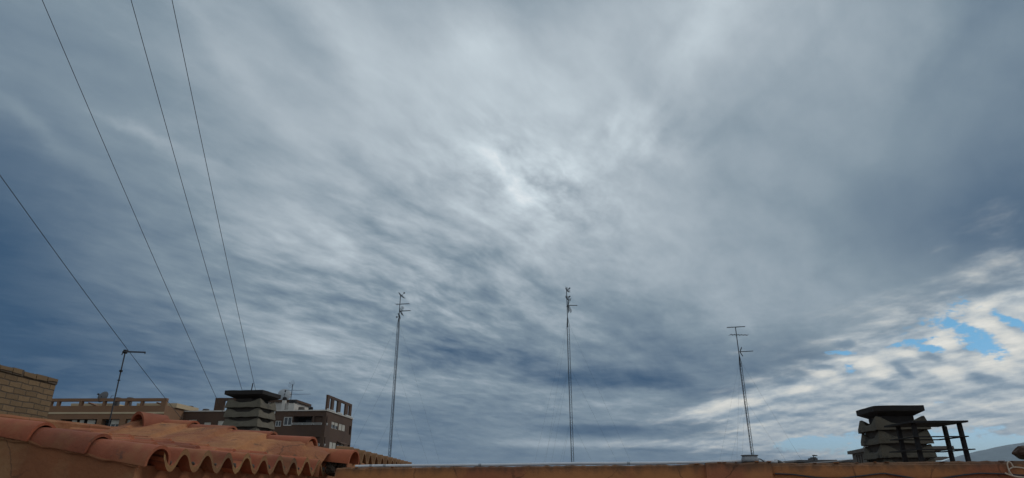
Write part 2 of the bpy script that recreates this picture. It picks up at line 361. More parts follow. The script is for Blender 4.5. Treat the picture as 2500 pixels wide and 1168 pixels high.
def roughen(o, amp, scale, seed=0):
    for v in o.data.vertices:
        w = Vector(v.co) * scale + Vector((seed, seed * 1.7, 0))
        v.co += mnoise.noise_vector(w) * amp

# ------------------------------------------------------------------ the setting
gb = MB(); N = 48; gb.add([(0, 0, -12)] + [(20000 * math.cos(2*math.pi*k/N), 20000 * math.sin(2*math.pi*k/N), -12) for k in range(N)], [(0, k + 1, (k + 1) % N + 1) for k in range(N)])
struct(gb.build('ground', M['earth']))
fb = MB(); fb.box(-1.35, 7.5, -4, 4.0, -.25, 0)
struct(fb.build('terrace_floor', M['floor']))
# ridge of hills far to the east
hb = MB(); prof = [(2150, 1160), (2250, 1143), (2300, 1128), (2340, 1114), (2380, 1103.5), (2427, 1093), (2447, 1089.5), (2470, 1085), (2490, 1082.5), (2520, 1076), (2600, 1060), (2720, 1040), (2900, 1030), (3150, 1045), (3500, 1120)]
rows = []
def hp(px):
    for (a, b), (c, d) in zip(prof, prof[1:]):
        if a <= px <= c: return b + (d - b) * (px - a) / (c - a)
for j in range(9):
    row = []
    for i in range(91):
        px = 2150 + i * 15
        top = at(px, hp(px), 5200); k = [0, .12, .25, .4, .55, .7, .82, .92, 1][j]
        z = -12 + (top.z + 12) * k
        nz = mnoise.noise(Vector((px * .02, j * .9, 0))) * 40 * math.sin(math.pi * k) + mnoise.noise(Vector((px * .09, j, 3))) * 7 * (k > .1)
        row.append(Vector((top.x - (1 - k) * 260, 5200 - (1 - k) * 1500 + nz * 4, max(-12.5, z + nz * .5))))
    rows.append(row)
rows.append([Vector((v.x, v.y + 1200, -14)) for v in rows[-1]])
rows_h = rows; hb.loft(rows, close=False, caps=False)
struct(hb.build('hills', M['hill'], smooth=True))
# ------------------------------------------------------------------ near tiled house
PSI = R(12)
U = Vector((math.sin(PSI), math.cos(PSI), 0)); V = Vector((math.cos(PSI), -math.sin(PSI), 0)); Z = Vector((0, 0, 1))
RO = at(387, 1093, 4.0)                                      # crown of the corner tile
house = thing('tiled_house', 'nearest terracotta tiled roof with scalloped eave above a red ochre wall', 'house', (RO.x, RO.y, 0), -PSI)
HZ = RO.z
# house frame: local x = down the slope (V), local y = along the eave (U)
def beta(y): return R(7.5 + 2.3 * math.exp(-(max(0, y) / .13) ** 2))
def rp(x, y, h=0.):                                          # point over the roof's crown plane
    return Vector((x, y, HZ - math.tan(beta(y)) * x + h - .26 * max(0, -x - .88) ** 2 * math.exp(-(y / .9) ** 2)))
PITCHW, AMPW = .22, .053
def wave(y):
    c = math.cos(2 * math.pi * (y - .02) / PITCHW)
    return AMPW * (math.copysign(abs(c) ** .85, c)) - AMPW - .012
rb = MB(); TH = .017; tones = []; ends = []
ncol = int(2.42 / .0138)
L0 = .41
for k in range(6):
    x1 = -k * L0 + .0; x0 = x1 - L0 - .06
    ring_t, ring_b, ring_t0, ring_b0 = [], [], [], []
    for i in range(ncol + 1):
        y = .06 + i * (2.36 / ncol); t = int((y - .02) / PITCHW + .5)
        jit = .012 * math.sin(t * 12.9 + k * 4.1); lift = .018 + .006 * math.sin(t * 3.3 + k * 7.7)
        w = wave(y)
        ring_t.append(rp(x1 + jit, y, w + lift)); ring_b.append(rp(x1 + jit, y, w + lift - TH * (2.1 if k == 0 else 1)))
        ring_t0.append(rp(x0, y, w)); ring_b0.append(rp(x0, y, w - TH))
    n = ncol + 1; base = len(rb.v)
    rb.v += [tuple(v) for r in (ring_t0, ring_t, ring_b, ring_b0) for v in r]
    for r in range(4):
        for i in range(n): t = int((.06 + i * (2.36 / ncol) - .02) / PITCHW * 2 + .5); tones.append((math.sin(t * 37.7 + k * 91.3) * 43758.5) % 1)
    for j in range(3):
        for i in range(ncol):
            if k == 0 and j == 1: ends.append(len(rb.f))
            rb.f.append((base + j*n + i, base + j*n + i + 1, base + (j+1)*n + i + 1, base + (j+1)*n + i))
roof = rb.build('roof', M['tile'], house, smooth=True)
ta = roof.data.attributes.new('tone', 'FLOAT', 'POINT'); ta.data.foreach_set('value', tones)
roof.data.materials.append(M['tile_pale'])
for i in ends: roof.data.polygons[i].material_index = 1
# mortar plugs and dirt in the mouths of the pans
for t in range(0, 10):
    pb = MB()
    y = .02 + (t + .5) * PITCHW; c = rp(-.012, y, -2 * AMPW + .022); r = .016 + .006 * math.sin(t * 5.1)
    T = Matrix.Translation(c) @ Matrix.Rotation(R(90), 4, 'Y')
    pb.lathe([(.001, -.012), (r * .8, -.009), (r, 0), (r * .7, .009), (.001, .013)], 9, T)
    mp = pb.build('nest_plug', M['soot'], roof, smooth=True); roughen(mp, .007, 40)
# verge: single barrel tiles stepping up the near gable
def barrel(length, r0, r1, th, a0=-12, a1=192, n=18, squash=1.0):
    """Half round tile along -x from its mouth at x = 0; r0 at the mouth."""
    rings = []
    for x, r in ((0, r0), (-length * .5, (r0 + r1) / 2), (-length, r1)):
        o = []; q = []
        for k in range(n + 1):
            a = R(a0 + (a1 - a0) * k / n)
            o.append(Vector((x, r * math.cos(a), r * squash * math.sin(a)))); q.append(Vector((x, (r - th) * math.cos(a), (r - th) * squash * math.sin(a))))
        rings.append(o + q[::-1])
    return rings
VR = .098
for k in range(5):
    mb = MB(); T = Matrix.Translation(rp(-k * .44 + .012 * math.sin(k * 9), .02 + .006 * math.sin(k * 5), -VR + .008)) @ Matrix.Rotation(beta(0) - R(1.6), 4, 'Y') @ Matrix.Rotation(R(1.2 * math.sin(k * 3.7)), 4, 'Z')
    mb.loft([[T @ v for v in r] for r in barrel(.52, VR + .006, VR - .016, .019)])
    o = mb.build('verge_tile', M['tile'], house, smooth=True)
# gable wall under the verge and the eave wall under the scallops, in one body
wb = MB()
xs = [-4.2, -.10]
NB = 14; ring = []
for i in range(NB + 1):
    x = -.085 - (2.5 - .085) * i / NB
    ring.append([Vector((x, -.055, -.6)), rp(x, -.055, -.118), rp(x, 2.6, -.118), Vector((x, 2.6, -.6))])
wb.loft(ring)
hw = wb.build('wall', M['stucco_red'], house)
# rough mortar bead under the verge
bb = MB()
bb.tube([rp(-3.6 + i * .06, -.062, -.118 + .004 * math.sin(i * 1.7)) for i in range(60)], .009, 7)
o = bb.build('mortar_bead', M['stucco_red'], hw, smooth=True); roughen(o, .008, 14)
# far verge: ridge tiles on a broad mortar fillet
RY, RH = 2.25, .165
for k in range(5):
    x1 = .22 - k * .44
    mb = MB(); T = Matrix.Translation(rp(x1, RY + .015 * math.sin(k * 4), RH - .092 - .065 * (k == 0))) @ Matrix.Rotation(beta(RY) - R(2.6), 4, 'Y') @ Matrix.Rotation(R(1.6 * math.sin(k * 2.9)), 4, 'Z')
    mb.loft([[T @ v for v in r] for r in barrel(.54, .115, .098, .018, -5, 185)])
    o = mb.build('ridge_tile', M['tile'], house, smooth=True)
fl = MB(); rows = []
prof_f = [(-.06, .03), (.0, .100), (.06, .092), (.16, .070), (.30, .045), (.44, .012), (.58, -.02), (.60, -.12)]
NF = 84
for i in range(NF + 1):
    x = .02 - i * (2.10 / NF); row = []; nar = .45 + .55 * min(1, max(0, (.02 - x) / .9))
    k = (.22 - x) / .44; fr = k - math.floor(k)
    step = .042 * (1 - fr) - .022 - .05 * max(0, 1 + (x - .0) / .3) * (x > -.3)
    for j, (dy, h) in enumerate(prof_f):
        nz = mnoise.noise(Vector((x * 2.2, j * .8, 4))) * .030 * (0 < j < 7) + mnoise.noise(Vector((x * 9, j * 1.3, 9))) * .010
        hh = h + (RH - .115 if j < 4 else (RH - .115) * max(0, (6 - j)) / 3) + nz * min(1, .3 + (.02 - x) * 2) + step * (1 if j < 4 else .5)
        row.append(rp(x, RY - dy * (nar if dy > 0 else 1) + .02 * mnoise.noise(Vector((x * 3, 7, j))), hh))
    rows.append(row)
fl.loft(rows, close=False, caps=False)
fil = fl.build('mortar_fillet', M['mortar'], house, smooth=True)
b = MB()
for (x, y, h, r) in ((.03, RY - .06, -.03, .05), (.05, RY + .06, -.045, .05), (.0, RY - .01, .01, .04), (.06, RY - .13, -.085, .04)):
    prof = [(r * math.sin(math.pi * (i + .04) / 12.1), -r * math.cos(math.pi * (i + .04) / 12.1)) for i in range(13)]
    b.lathe(prof, 20, Matrix.Translation(rp(x, y, h)))
for k, v in enumerate(b.v):
    w = Vector(v); b.v[k] = tuple(w + mnoise.noise_vector(w * 26) * .030 + mnoise.noise_vector(w * 70) * .014)
o = b.build('dirt_clump', M['dirt'], fil); o['kind'] = 'stuff'
# the upper end: open hood tile at the head of the far verge
mb = MB(); T = Matrix.Translation(rp(-1.99, RY - .25, RH - .10)) @ Matrix.Rotation(R(-103), 4, 'Z') @ Matrix.Rotation(R(4), 4, 'Y')
mb.loft([[T @ v for v in r] for r in barrel(.30, .108, .085, .02, -8, 188, squash=1.3)])
mb.build('hood_tile', M['tile'], house, smooth=True)

# ------------------------------------------------------------------ low rendered wall behind the near tiles
WPT = RO - V * 2.52
A = on_plane(334, 1047, WPT, V); ztop = A.z
A = A + U * .35; B = A - U * 3.6
lw = MB(); n = 26; rows = []
for i in range(n + 1):
    p = A.lerp(B, i / n); q = Vector((0, 0, 1)); w = .012 * mnoise.noise(Vector((i * .9, 0, 0)))
    back = V * -.24
    rows.append([p - q * .75, p - q * .02 + q * w, p - V * .02 + q * w, p + back + q * w, p + back - q * .75])
lw.loft(rows, close=False, caps=False); k = len(lw.v); lw.f += [(4, 3, 2, 1, 0), tuple(range(k - 5, k))]
tag(lw.build('rendered_wall', M['stucco_red']), 'low sloping red ochre wall behind the nearest roof tiles and below the tan brick tower', 'wall')

# ------------------------------------------------------------------ the next tiled eave beyond the parapet
E0, E1 = at(862, 1096.5, 6.75), at(1004, 1132, 9.4)
ev = (E1 - E0); el = Vector((ev.x, ev.y, 0)).length; eh = ev.normalized(); ed = Vector((ev.x, ev.y, 0)).normalized(); ev2 = Vector((ed.y, -ed.x, 0))
nb = thing('neighbouring_eave', 'ochre scalloped tile eave beyond the far end of the near roof, behind the white conduit', 'roof', (E0.x, E0.y, 0), math.atan2(ed.y, ed.x))
def npnt(t, x, h): return Vector((t, x, E0.z + t / el * (E1.z - E0.z) + h))      # x positive = up the slope
rb = MB(); NN = 170; pw = .225
for k in range(1):
    rows4 = [[], [], [], []]
    for i in range(NN + 1):
        t = -.10 + i * (el + .3) / NN; c = math.cos(2 * math.pi * t / pw); w = .062 * math.copysign(abs(c) ** .8, c) - .062
        up = math.tan(R(11)); x1 = k * .40 + .01 * math.sin(int(t / pw + .5) * 7 + k); x0 = x1 + .17
        rows4[0].append(npnt(t, x0, w + x0 * up)); rows4[1].append(npnt(t, x1, w + x1 * up + .018))
        rows4[2].append(npnt(t, x1, w + x1 * up - (.022 if k == 0 else .002))); rows4[3].append(npnt(t, x0, w + x0 * up - .02))
    nn = NN + 1; base = len(rb.v); rb.v += [tuple(v) for r in rows4 for v in r]
    for j in range(3):
        for i in range(NN): rb.f.append((base + j*nn + i, base + j*nn + i + 1, base + (j+1)*nn + i + 1, base + (j+1)*nn + i))
rb.build('roof', M['tile_pale'], nb, smooth=True)
wb = MB(); vs = []
for t in (-.08, el + .25):
    vs += [npnt(t, .02, -.118), npnt(t, .15, -.05), npnt(t, .15, -2.2), npnt(t, .02, -2.2)]
wb.add(vs, [(0,1,2,3), (7,6,5,4), (0,4,5,1), (1,5,6,2), (2,6,7,3), (3,7,4,0)])
wb.build('wall', M['mortar'], nb)

# ------------------------------------------------------------------ parapet wall
PL0, PR0 = at(826, 1143, 5.95), at(2500, 1126.5, 4.72)
pd = Vector((PR0.x - PL0.x, PR0.y - PL0.y, 0)); plen = pd.length; ang = math.atan2(pd.y, pd.x)
PT = PL0.z
par = thing('parapet_wall', 'long sandy orange rendered parapet wall with a grimy crumbling top edge', 'wall', (PL0.x, PL0.y, PT), ang)
pl = local(par)
def wall_x(px, py=1135):                 # distance along the wall for a bearing
    w = on_plane(px, py, PL0, Vector((pd.y, -pd.x, 0)).normalized()); return pl(w)
def ptop(x): return (PR0.z - PT) * x / plen
def slab(x0, x1, y0, y1, dz, zb, n, seed, ra=.009, drop=None):
    b = MB(); rows = []
    for i in range(n + 1):
        x = x0 + (x1 - x0) * i / n
        a = ra * mnoise.noise(Vector((x * 6, seed, 0))) + ra * .6 * mnoise.noise(Vector((x * 23, seed, 2)))
        c = ra * mnoise.noise(Vector((x * 7, seed, 5))) ; z = ptop(x) + dz
        zb_ = zb if drop is None else z + drop(x)
        rows.append([Vector((x, y0, zb_)), Vector((x, y0, z - .012 + a)), Vector((x, y0 + .012, z + a)), Vector((x, y1 - .01, z + c)), Vector((x, y1, zb_))])
    b.loft(rows, close=False, caps=False); k = len(b.v); b.f += [(4, 3, 2, 1, 0), tuple(range(k - 5, k))]; b.f += [(5*i, 5*i+4, 5*i+9, 5*i+5) for i in range(n)]
    return b
xa, xb = wall_x(1722).x, wall_x(1881).x
slab(-.02, xa, 0, .16, 0, -1.75, 190, 1).build('wall_run', M['parapet'], par)
slab(xa, xb, -.045, .17, .012, -1.75, 34, 2).build('pier', M['parapet'], par)
slab(xb, plen + 1.2, .0, .16, .003, -1.75, 110, 3).build('wall_run', M['parapet'], par)
# upper coat of render on the right-hand run, ending in a wavy broken edge
pts = [(1881, 1157), (1935, 1158), (1990, 1164), (2040, 1167), (2100, 1162), (2155, 1156), (2200, 1162), (2240, 1168), (2290, 1167), (2340, 1160), (2385, 1156), (2450, 1157), (2520, 1160), (2600, 1162)]
wp = [wall_x(a, b) for a, b in pts]
def coat(x):
    for p, q in zip(wp, wp[1:]):
        if p.x <= x <= q.x: return p.z + (q.z - p.z) * (x - p.x) / (q.x - p.x)
    return wp[-1].z
b = MB(); rows = []
for i in range(131):
    x = xb + .003 + (plen + .9 - xb) * i / 130; z = coat(x) + .004 * mnoise.noise(Vector((x * 20, 0, 0)))
    zt = ptop(x) - .014
    rows.append([Vector((x, -.001, z + .004)), Vector((x, -.014, z)), Vector((x, -.017, z + .006)), Vector((x, -.012, zt - .004)), Vector((x, -.001, zt))])
b.loft(rows, close=False, caps=False); b.build('top_coat', M['parapet'], par, smooth=True)
# loose flakes of pale mortar on the top edge
random.seed(11); b = MB()
for px in (870, 905, 960, 1290, 1660, 1705, 1755, 1772, 1800, 1848, 1878, 1990, 2040, 2092, 2140, 2168, 2300, 2452, 2470):
    p = wall_x(px); x = p.x + random.uniform(-.01, .01); s = random.uniform(.008, .02)
    b.box(x - s, x + s * .8, -.004 - .045 * (xa < x < xb), .02, ptop(x) + (.012 if xa < x < xb else .002), ptop(x) + random.uniform(.003, .008) + (.012 if xa < x < xb else 0))
o = b.build('mortar_flake', M['mortar'], par); o['kind'] = 'stuff'

# dark strand added to draw the shadow under the coat's lower edge
cp = [par.matrix_basis @ Vector((x, -.020, coat(x) - .004 + .004 * math.sin(x * 9))) for x in [xb + .02 + (plen + .6 - xb) * i / 60 for i in range(61)]]
b = MB(); b.tube(cp, .005, 6); tag(b.build('coat_edge_shadow', M['wire'], None, smooth=True), 'thin dark strand drawn as the shadow under the wavy coat edge of the parapet', 'cable')

# grey conduit lying along the top
def wtop(px, back, dz):
    p = wall_x(px); return par.matrix_basis @ Vector((p.x, back, ptop(p.x) + dz))
cpts = [(862, .05, .013), (900, .05, .016), (1000, .06, .016), (1200, .07, .014), (1400, .07, .018), (1600, .08, .015), (1720, .09, .018), (1800, .10, .023), (1850, .12, .022), (1890, .11, .019), (1905, .10, .016)]
path = []
for (a, b_, c), (d, e, f) in zip(cpts, cpts[1:]):
    for i in range(6): t = i / 6; path.append(wtop(a + (d - a) * t, b_ + (e - b_) * t, c + (f - c) * t))
path.append(wtop(*cpts[-1]))
cond = thing('conduit_pipe', 'thin white grey plastic conduit lying along the parapet top', 'pipe', path[0])
lc = local(cond)
b = MB(); b.tube([lc(p) for p in path], .0125, 10); pipe = b.build('pipe', M['pvc'], cond, smooth=True)
b = MB(); e0 = [wtop(1897, .11, .020), wtop(1905, .105, .019), wtop(1912, .10, .013), wtop(1917, .10, .005), wtop(1921, .10, -.002)]
b.tube([lc(p) for p in e0], .0135, 10, r2=.011); b.build('end_cap', M['plastic_dark'], cond, smooth=True)
for px in (905, 938, 1180, 1520, 1868, 1886):
    i = min(range(len(path)), key=lambda j: (path[j] - wtop(px, .07, .016)).length); d = (path[min(i+1, len(path)-1)] - path[i-1]).normalized()
    b = MB(); b.tube([lc(path[i] - d * .012), lc(path[i] + d * .012)], .0125, 10); b.build('coupler', M['plastic'], cond, smooth=True)

# grey plastic bowl upside on the pier
bw = wtop(1835, .06, .015)
bowl = thing('plastic_bowl', 'squat grey plastic tub with a flat rim standing on the parapet pier', 'tub', bw)
k = 20 * bw.y / FPX * .98; hgt = 15.5 * bw.y / FPX
b = MB(); rows = []; n = 48
for r, z in ((.86, 0), (.98, .12), (1.0, .35), (.93, .62), (.86, .84)):
    rows.append([Vector((k * r * (1 + .02 * math.cos(8 * a)) * math.cos(a), k * r * .8 * (1 + .02 * math.cos(8 * a)) * math.sin(a), hgt * z)) for a in [2 * math.pi * i / n for i in range(n)]])
b.loft(rows); b.build('bowl', M['plastic'], bowl, smooth=True)
b = MB(); rows = []
for r, z in ((.88, .84), (1.0, .86), (1.0, .97), (.95, 1.0), (.85, .98), (.8, .86)):
    rows.append([Vector((k * r * math.cos(a), k * r * .8 * math.sin(a), hgt * z)) for a in [2 * math.pi * i / n for i in range(n)]])
b.loft(rows); b.build('rim', M['plastic_dark'], bowl, smooth=True)
b = MB(); b.tube([(k * .9, 0, hgt * .45), (k * 1.2, -.01, hgt * .40), (k * 1.45, -.02, hgt * .12), (k * 1.6, -.03, -.010), (k * 1.75, -.065, -.03)], .0045, 6)
b.build('lead', M['wire'], bowl, smooth=True)

# pale cord hung on the wall at the right
def wf(px, py, off=-.03):
    p = wall_x(px, py); return par.matrix_basis @ Vector((p.x, off, p.z))
loop1 = [(2466, 1161), (2459, 1152), (2455, 1142), (2453.5, 1134), (2455, 1129), (2458, 1128.5), (2462, 1131), (2466, 1137), (2468.5, 1142)]
loop2 = [(2520, 1150), (2500, 1145), (2484, 1142), (2470, 1141.5), (2461, 1145), (2458, 1149), (2460, 1156), (2464, 1161), (2474, 1165), (2488, 1167.5), (2500, 1170)]
tail = [(2447, 1155.5), (2455, 1159), (2466, 1162.5), (2480, 1165), (2494, 1166.5), (2510, 1168)]
def smooth_path(ps, off):
    o = [];
    for i in range(len(ps) - 1):
        a = Vector(ps[max(i-1, 0)]); b_ = Vector(ps[i]); c = Vector(ps[i+1]); d = Vector(ps[min(i+2, len(ps)-1)])
        for j in range(5):
            t = j / 5; q = .5 * ((2*b_) + (c - a)*t + (2*a - 5*b_ + 4*c - d)*t*t + (3*b_ - a - 3*c + d)*t**3); o.append(wf(q.x, q.y, off))
    o.append(wf(*ps[-1], off)); return o
b = MB(); b.tube(smooth_path(loop1, -.035), .0042, 7); b.tube(smooth_path(loop2, -.028), .0042, 7); b.tube(smooth_path(tail, -.041), .0052, 7)
tag(b.build('looped_cord', M['cord'], None, smooth=True), 'pale cord looped on the parapet face near the dark clay lump', 'cord')
# broken dark clay on the wall top at the edge
c = wtop(2527, .06, .048)
b = MB(); rows = []
for z, r in ((-.052, .062), (-.046, .072), (-.02, .088), (.0, .108), (.02, .112), (.04, .095), (.062, .075), (.085, .05)):
    rows.append([Vector((r * (1 + .16 * math.sin(5 * a + z * 40) + .08 * math.sin(9 * a)) * math.cos(a), r * .8 * math.sin(a), z * .8)) * .82 for a in [2*math.pi*i/32 for i in range(32)]])
b.loft(rows); o = b.build('clay_lump', M['clay'], None, smooth=False); roughen(o, .012, 22); o.location = c
tag(o, 'dark broken lump of burnt clay resting on the right end of the parapet', 'clay lump')
# ------------------------------------------------------------------ tan block tower at the left
TW = at(139.5, 928, 8.4)
tower = thing('brick_tower', 'tan rough brick tower wall with a ragged top at the left edge', 'tower', TW, R(4))
# local y runs back along the wall: wall face is the plane x = 0 and comes towards the viewer
b = MB(); Lw = 5.2; n = 64; rows = []
for i in range(n + 1):
    y = -Lw * i / n; a = .016 * mnoise.noise(Vector((y * 7, 0, 0))) + .008 * mnoise.noise(Vector((y * 25, 1, 0)))
    rows.append([Vector((0, y, -6)), Vector((0, y, a)), Vector((-.25, y, a + .01)), Vector((-2.0, y, a)), Vector((-2.0, y, -6))])
b.loft(rows, close=False, caps=False); k = len(b.v); b.f += [(4,3,2,1,0), tuple(range(k-5, k))]
b.build('wall', M['tower'], tower, uv=lambda c: (c.y - c.x, c.z))
b = MB()
x = 0.
random.seed(3)
while x < Lw - .3:
    w = random.uniform(.20, .27); h = random.uniform(.045, .062)
    b.box(-.11, .014, -x - w + .012, -x, -.072 + .01, -.072 + .01 + h + .014); x += w
o = b.build('top_course', M['tower'], tower, uv=lambda c: (c.y * .3 + .1, c.z * .3 + .02)); roughen(o, .006, 30)

# ------------------------------------------------------------------ thin mast with a single arm
m0 = at(264, 1044, 8.2); m1 = at(304, 857, 8.2)
mast = thing('antenna_pole', 'thin leaning looking black pole with a single level arm, left of the tiled roof', 'pole', (m0.x, m0.y, m0.z))
mast['label'] = 'thin black pole carrying one level arm, standing before the orange apartment block'
H = m1.z - m0.z
b = MB(); b.tube([(0, 0, -3.0), (0, 0, H)], .0082, 8); b.build('pole', M['wire'], mast, smooth=True)
arm = local(mast)(at(354.5, 860.5, 8.0))
b = MB(); b.tube([(-.03, 0, H - .01), arm], .0115, 8, r2=.009); am = b.build('arm', M['wire'], mast, smooth=True)
for w_, a_, c_ in ((.018, H - .035, H + .012), (.014, H * .715, H * .74), (.012, H * .60, H * .61)):
    b = MB(); b.box(-w_, w_, -w_ - .002, w_ + .002, a_, c_); b.build('clamp', M['black_metal'], mast)
b = MB(); b.tube([(-.03, 0, H - .01), (-.038, .0, H - .055)], .006, 6); b.build('bracket', M['wire'], am, smooth=True); b = MB(); b.tube([arm, arm + Vector((0, 0, -.02))], .007, 6); b.build('bracket', M['wire'], am, smooth=True)

# ------------------------------------------------------------------ stacked concrete chimneys
def sqring(h, z, bow=0., n=10, sag=None, r=.10):
    """Square outline, half width h, rounded corners; sag(t) lowers the edge, t = 0 at a corner and 1 mid-side."""
    out = []
    for s in range(4):
        A_ = Matrix.Rotation(R(90 * s), 3, 'Z')
        for i in range(n):
            q = -1 + 2 * i / n; t = 1 - abs(q) ** 2.2
            x = q * h; y = -h * (1 - r * .35 * max(0, abs(q) - .8) / .2)
            p = A_ @ Vector((x, y, 0)); p.z = z - (sag(t, q) if sag else 0); out.append(p)
    return out
def chimney(label, near_corner, px_w, yaw, zc, rings, pitch, cap_w, cap_t, seed, mt='concrete'):
    """near_corner: world point at the bottom of the first ring; px_w: side in metres."""
    h = px_w / 2
    c = near_corner - Matrix.Rotation(yaw, 3, 'Z') @ Vector((zc * h, -h, 0))
    root = thing('concrete_chimney', label, 'chimney', (c.x, c.y, c.z), yaw)
    rnd = random.Random(seed)
    for k in range(rings):
        z0 = -k * pitch; hh = pitch * .97; b = MB()
        sag = lambda t, q: hh * (.42 if mt == 'concrete' else .52) * min(1, t * 1.1) ** 1.7
        o1 = sqring(h, z0); o2 = sqring(h * .985, z0 + hh * .30); o3 = sqring(h * .90, z0 + hh, sag=sag)
        i3 = sqring(h * .83, z0 + hh, sag=sag); i1 = sqring(h * .92, z0 + .006)
        b.loft([i1, o1, o2, o3, i3, i1], caps=False)
        o = b.build('louvre_ring', M[mt], root, smooth=True); roughen(o, .014, 6, seed + k)
    b = MB(); b.loft([sqring(h * .80, -rings * pitch - 2.6), sqring(h * .80, pitch * .42), sqring(h * .62, pitch * .5), sqring(h * .62, pitch * 1.3)])
    b.build('flue', M['soot'], root)
    z = pitch * .97; b = MB(); hc = cap_w / 2
    b.loft([sqring(h * .62, z - .10), sqring(h * .62, z + .01), sqring(hc * .96, z + cap_t * .55), sqring(hc, z + cap_t * .62), sqring(hc, z + cap_t * 1.25), sqring(hc * .96, z + cap_t * 1.28)])
    o = b.build('cap', M['soot_brown'], root, smooth=False); roughen(o, .006, 5, seed)
    return root
lc_corner = at(636, 994.5, 13.6)
ch1 = chimney('stacked concrete louvre chimney in front of the brown apartment building', lc_corner, .80, R(-5), 1, 4, .196, .87, .13, 3)
b = MB(); b.tube([(-.02, -.1, .25), (.0, -.1, .55)], .011, 6); b.build('rod', M['wire'], ch1, smooth=True)
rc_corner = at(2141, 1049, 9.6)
ch2 = chimney('sooty concrete louvre chimney beside the black slatted chimney top', rc_corner, .76, R(-7.5), -1, 4, .196, .72, .12, 5, 'concrete_backlit')

# ------------------------------------------------------------------ black slatted chimney top
n0, n1 = at(2237, 1099, 6.55), at(2382, 1098, 6.50)
e = Vector((n1.x - n0.x, n1.y - n0.y, 0)); sw = e.length; yaw = math.atan2(e.y, e.x)
sl_t = thing('slatted_chimney', 'black sheet metal chimney top with thin open slats on four posts', 'chimney top', (n0.x, n0.y, n0.z), yaw)
ls = local(sl_t)
zt = ls(at(2255, 1036, 6.6)).z + .01; zm = ls(at(2241, 1067.5, 6.55)).z
def plate(z, m, t, name, ragged=0):
    b = MB(); n = 14; ring = []
    x0, x1, y0, y1 = -m, sw + m, -m, sw * 1.02 + m
    for (a, c) in (((x0, y0), (x1, y0)), ((x1, y0), (x1, y1)), ((x1, y1), (x0, y1)), ((x0, y1), (x0, y0))):
        for i in range(n):
            f = i / n; ring.append(Vector((a[0] + (c[0] - a[0]) * f, a[1] + (c[1] - a[1]) * f, 0)))
    w = lambda p: ragged * mnoise.noise(Vector((p.x * 5, p.y * 5, z)))
    b.loft([[p + Vector((w(p), w(p), z)) for p in ring], [p + Vector((w(p), w(p), z + t)) for p in ring]])
    return b.build(name, M['black_metal'], sl_t)
plate(zt, .0, .018, 'top_plate', .016)
def hoop(z, m, t, wd=.045):
    b = MB(); x0, x1, y0, y1 = -m, sw + m, -m, sw * 1.02 + m
    o = [Vector((x0, y0, 0)), Vector((x1, y0, 0)), Vector((x1, y1, 0)), Vector((x0, y1, 0))]; q = [Vector((x0 + wd, y0 + wd, 0)), Vector((x1 - wd, y0 + wd, 0)), Vector((x1 - wd, y1 - wd, 0)), Vector((x0 + wd, y1 - wd, 0))]
    up = Vector((0, 0, t)); zz0 = Vector((0, 0, z))
    b.loft([[p + zz0 for p in o], [p + zz0 + up for p in o], [p + zz0 + up for p in q], [p + zz0 for p in q], [p + zz0 for p in o]], caps=False)
    return b.build('slat', M['black_metal'], sl_t)
hoop(zm, -.02, .010); hoop(0, .0, .010)
for (fx, fy) in ((.12, .14), (.91, .14), (.97, .74), (.14, .76)):
    b = MB(); x, y = sw * fx, sw * fy; w = .019
    b.box(x - w, x + w, y - w, y + w, -1.6, zt - .002); b.build('post', M['black_metal'], sl_t, bevel=.004)
pb_ = MB(); pb_.box(.04, sw - .04, .04, sw - .04, -3.2, -.34); pb_.build('base', M['soot'], sl_t)

# ------------------------------------------------------------------ overhead cables
for k, (a, b_, c, ya, yb, r, lab) in enumerate((
    ((103, 0), (528, 968), (560, 1041), 6.2, 15.5, .0045, 'overhead cable second from the left, ending by the roof frame of the brown building'),
    ((320, 0), (593, 957), (601, 986), 6.2, 15.0, .0045, 'overhead cable meeting the chimney cap on its left half'),
    ((420, 0), (625, 955), (631, 984), 6.4, 15.2, .0045, 'overhead cable farthest right, meeting the chimney cap near its corner'),
    ((0, 428), (408, 975), (450, 1031), 7.0, 15.0, .0045, 'lowest overhead cable crossing behind the pole with the level arm'))):
    p, q = at(*a, ya), at(*c, yb)
    d = p - q; start = p + d * .55
    pts = []
    for i in range(41):
        t = i / 40; w = start.lerp(q, t); s = t * 1.55 - .55
        w.z -= .05 * 4 * max(0, s) * (1 - max(0, s)); pts.append(w)
    b = MB(); b.tube(pts, r, 6); tag(b.build('overhead_cable', M['wire'], None, smooth=True), lab, 'cable', 'cables crossing the sky at the left')

# ------------------------------------------------------------------ lattice aerial masts
def yagi(b, p, hd, L, n, el, back=.25, tilt=0.):
    d = Vector((math.cos(hd), math.sin(hd), tilt)); s = Vector((-math.sin(hd), math.cos(hd), 0)); p = Vector(p)
    b.tube([p - d * back * L, p + d * (1 - back) * L], .022, 5)
    for i in range(n):
        t = i / (n - 1); c = p + d * L * (t - back); e_ = el * (1 - .35 * t)
        b.tube([c - s * e_ / 2, c + s * e_ / 2], .010, 4)
    return p - d * back * L
def reflector(b, p, hd, w, hgt, tilt):
    d = Vector((math.cos(hd), math.sin(hd), 0)); s = Vector((-math.sin(hd), math.cos(hd), 0)); p = Vector(p)
    for sg in (1, -1):
        e0 = p + Z * .02 * sg; e1 = p + d * tilt + Z * hgt * sg
        for i in range(7): t = i / 6; c = e0.lerp(e1, t); b.tube([c - s * w / 2, c + s * w / 2], .010, 4)
        for q in (-.5, 0, .5): b.tube([e0 + s * w * q, e1 + s * w * q], .012, 4)
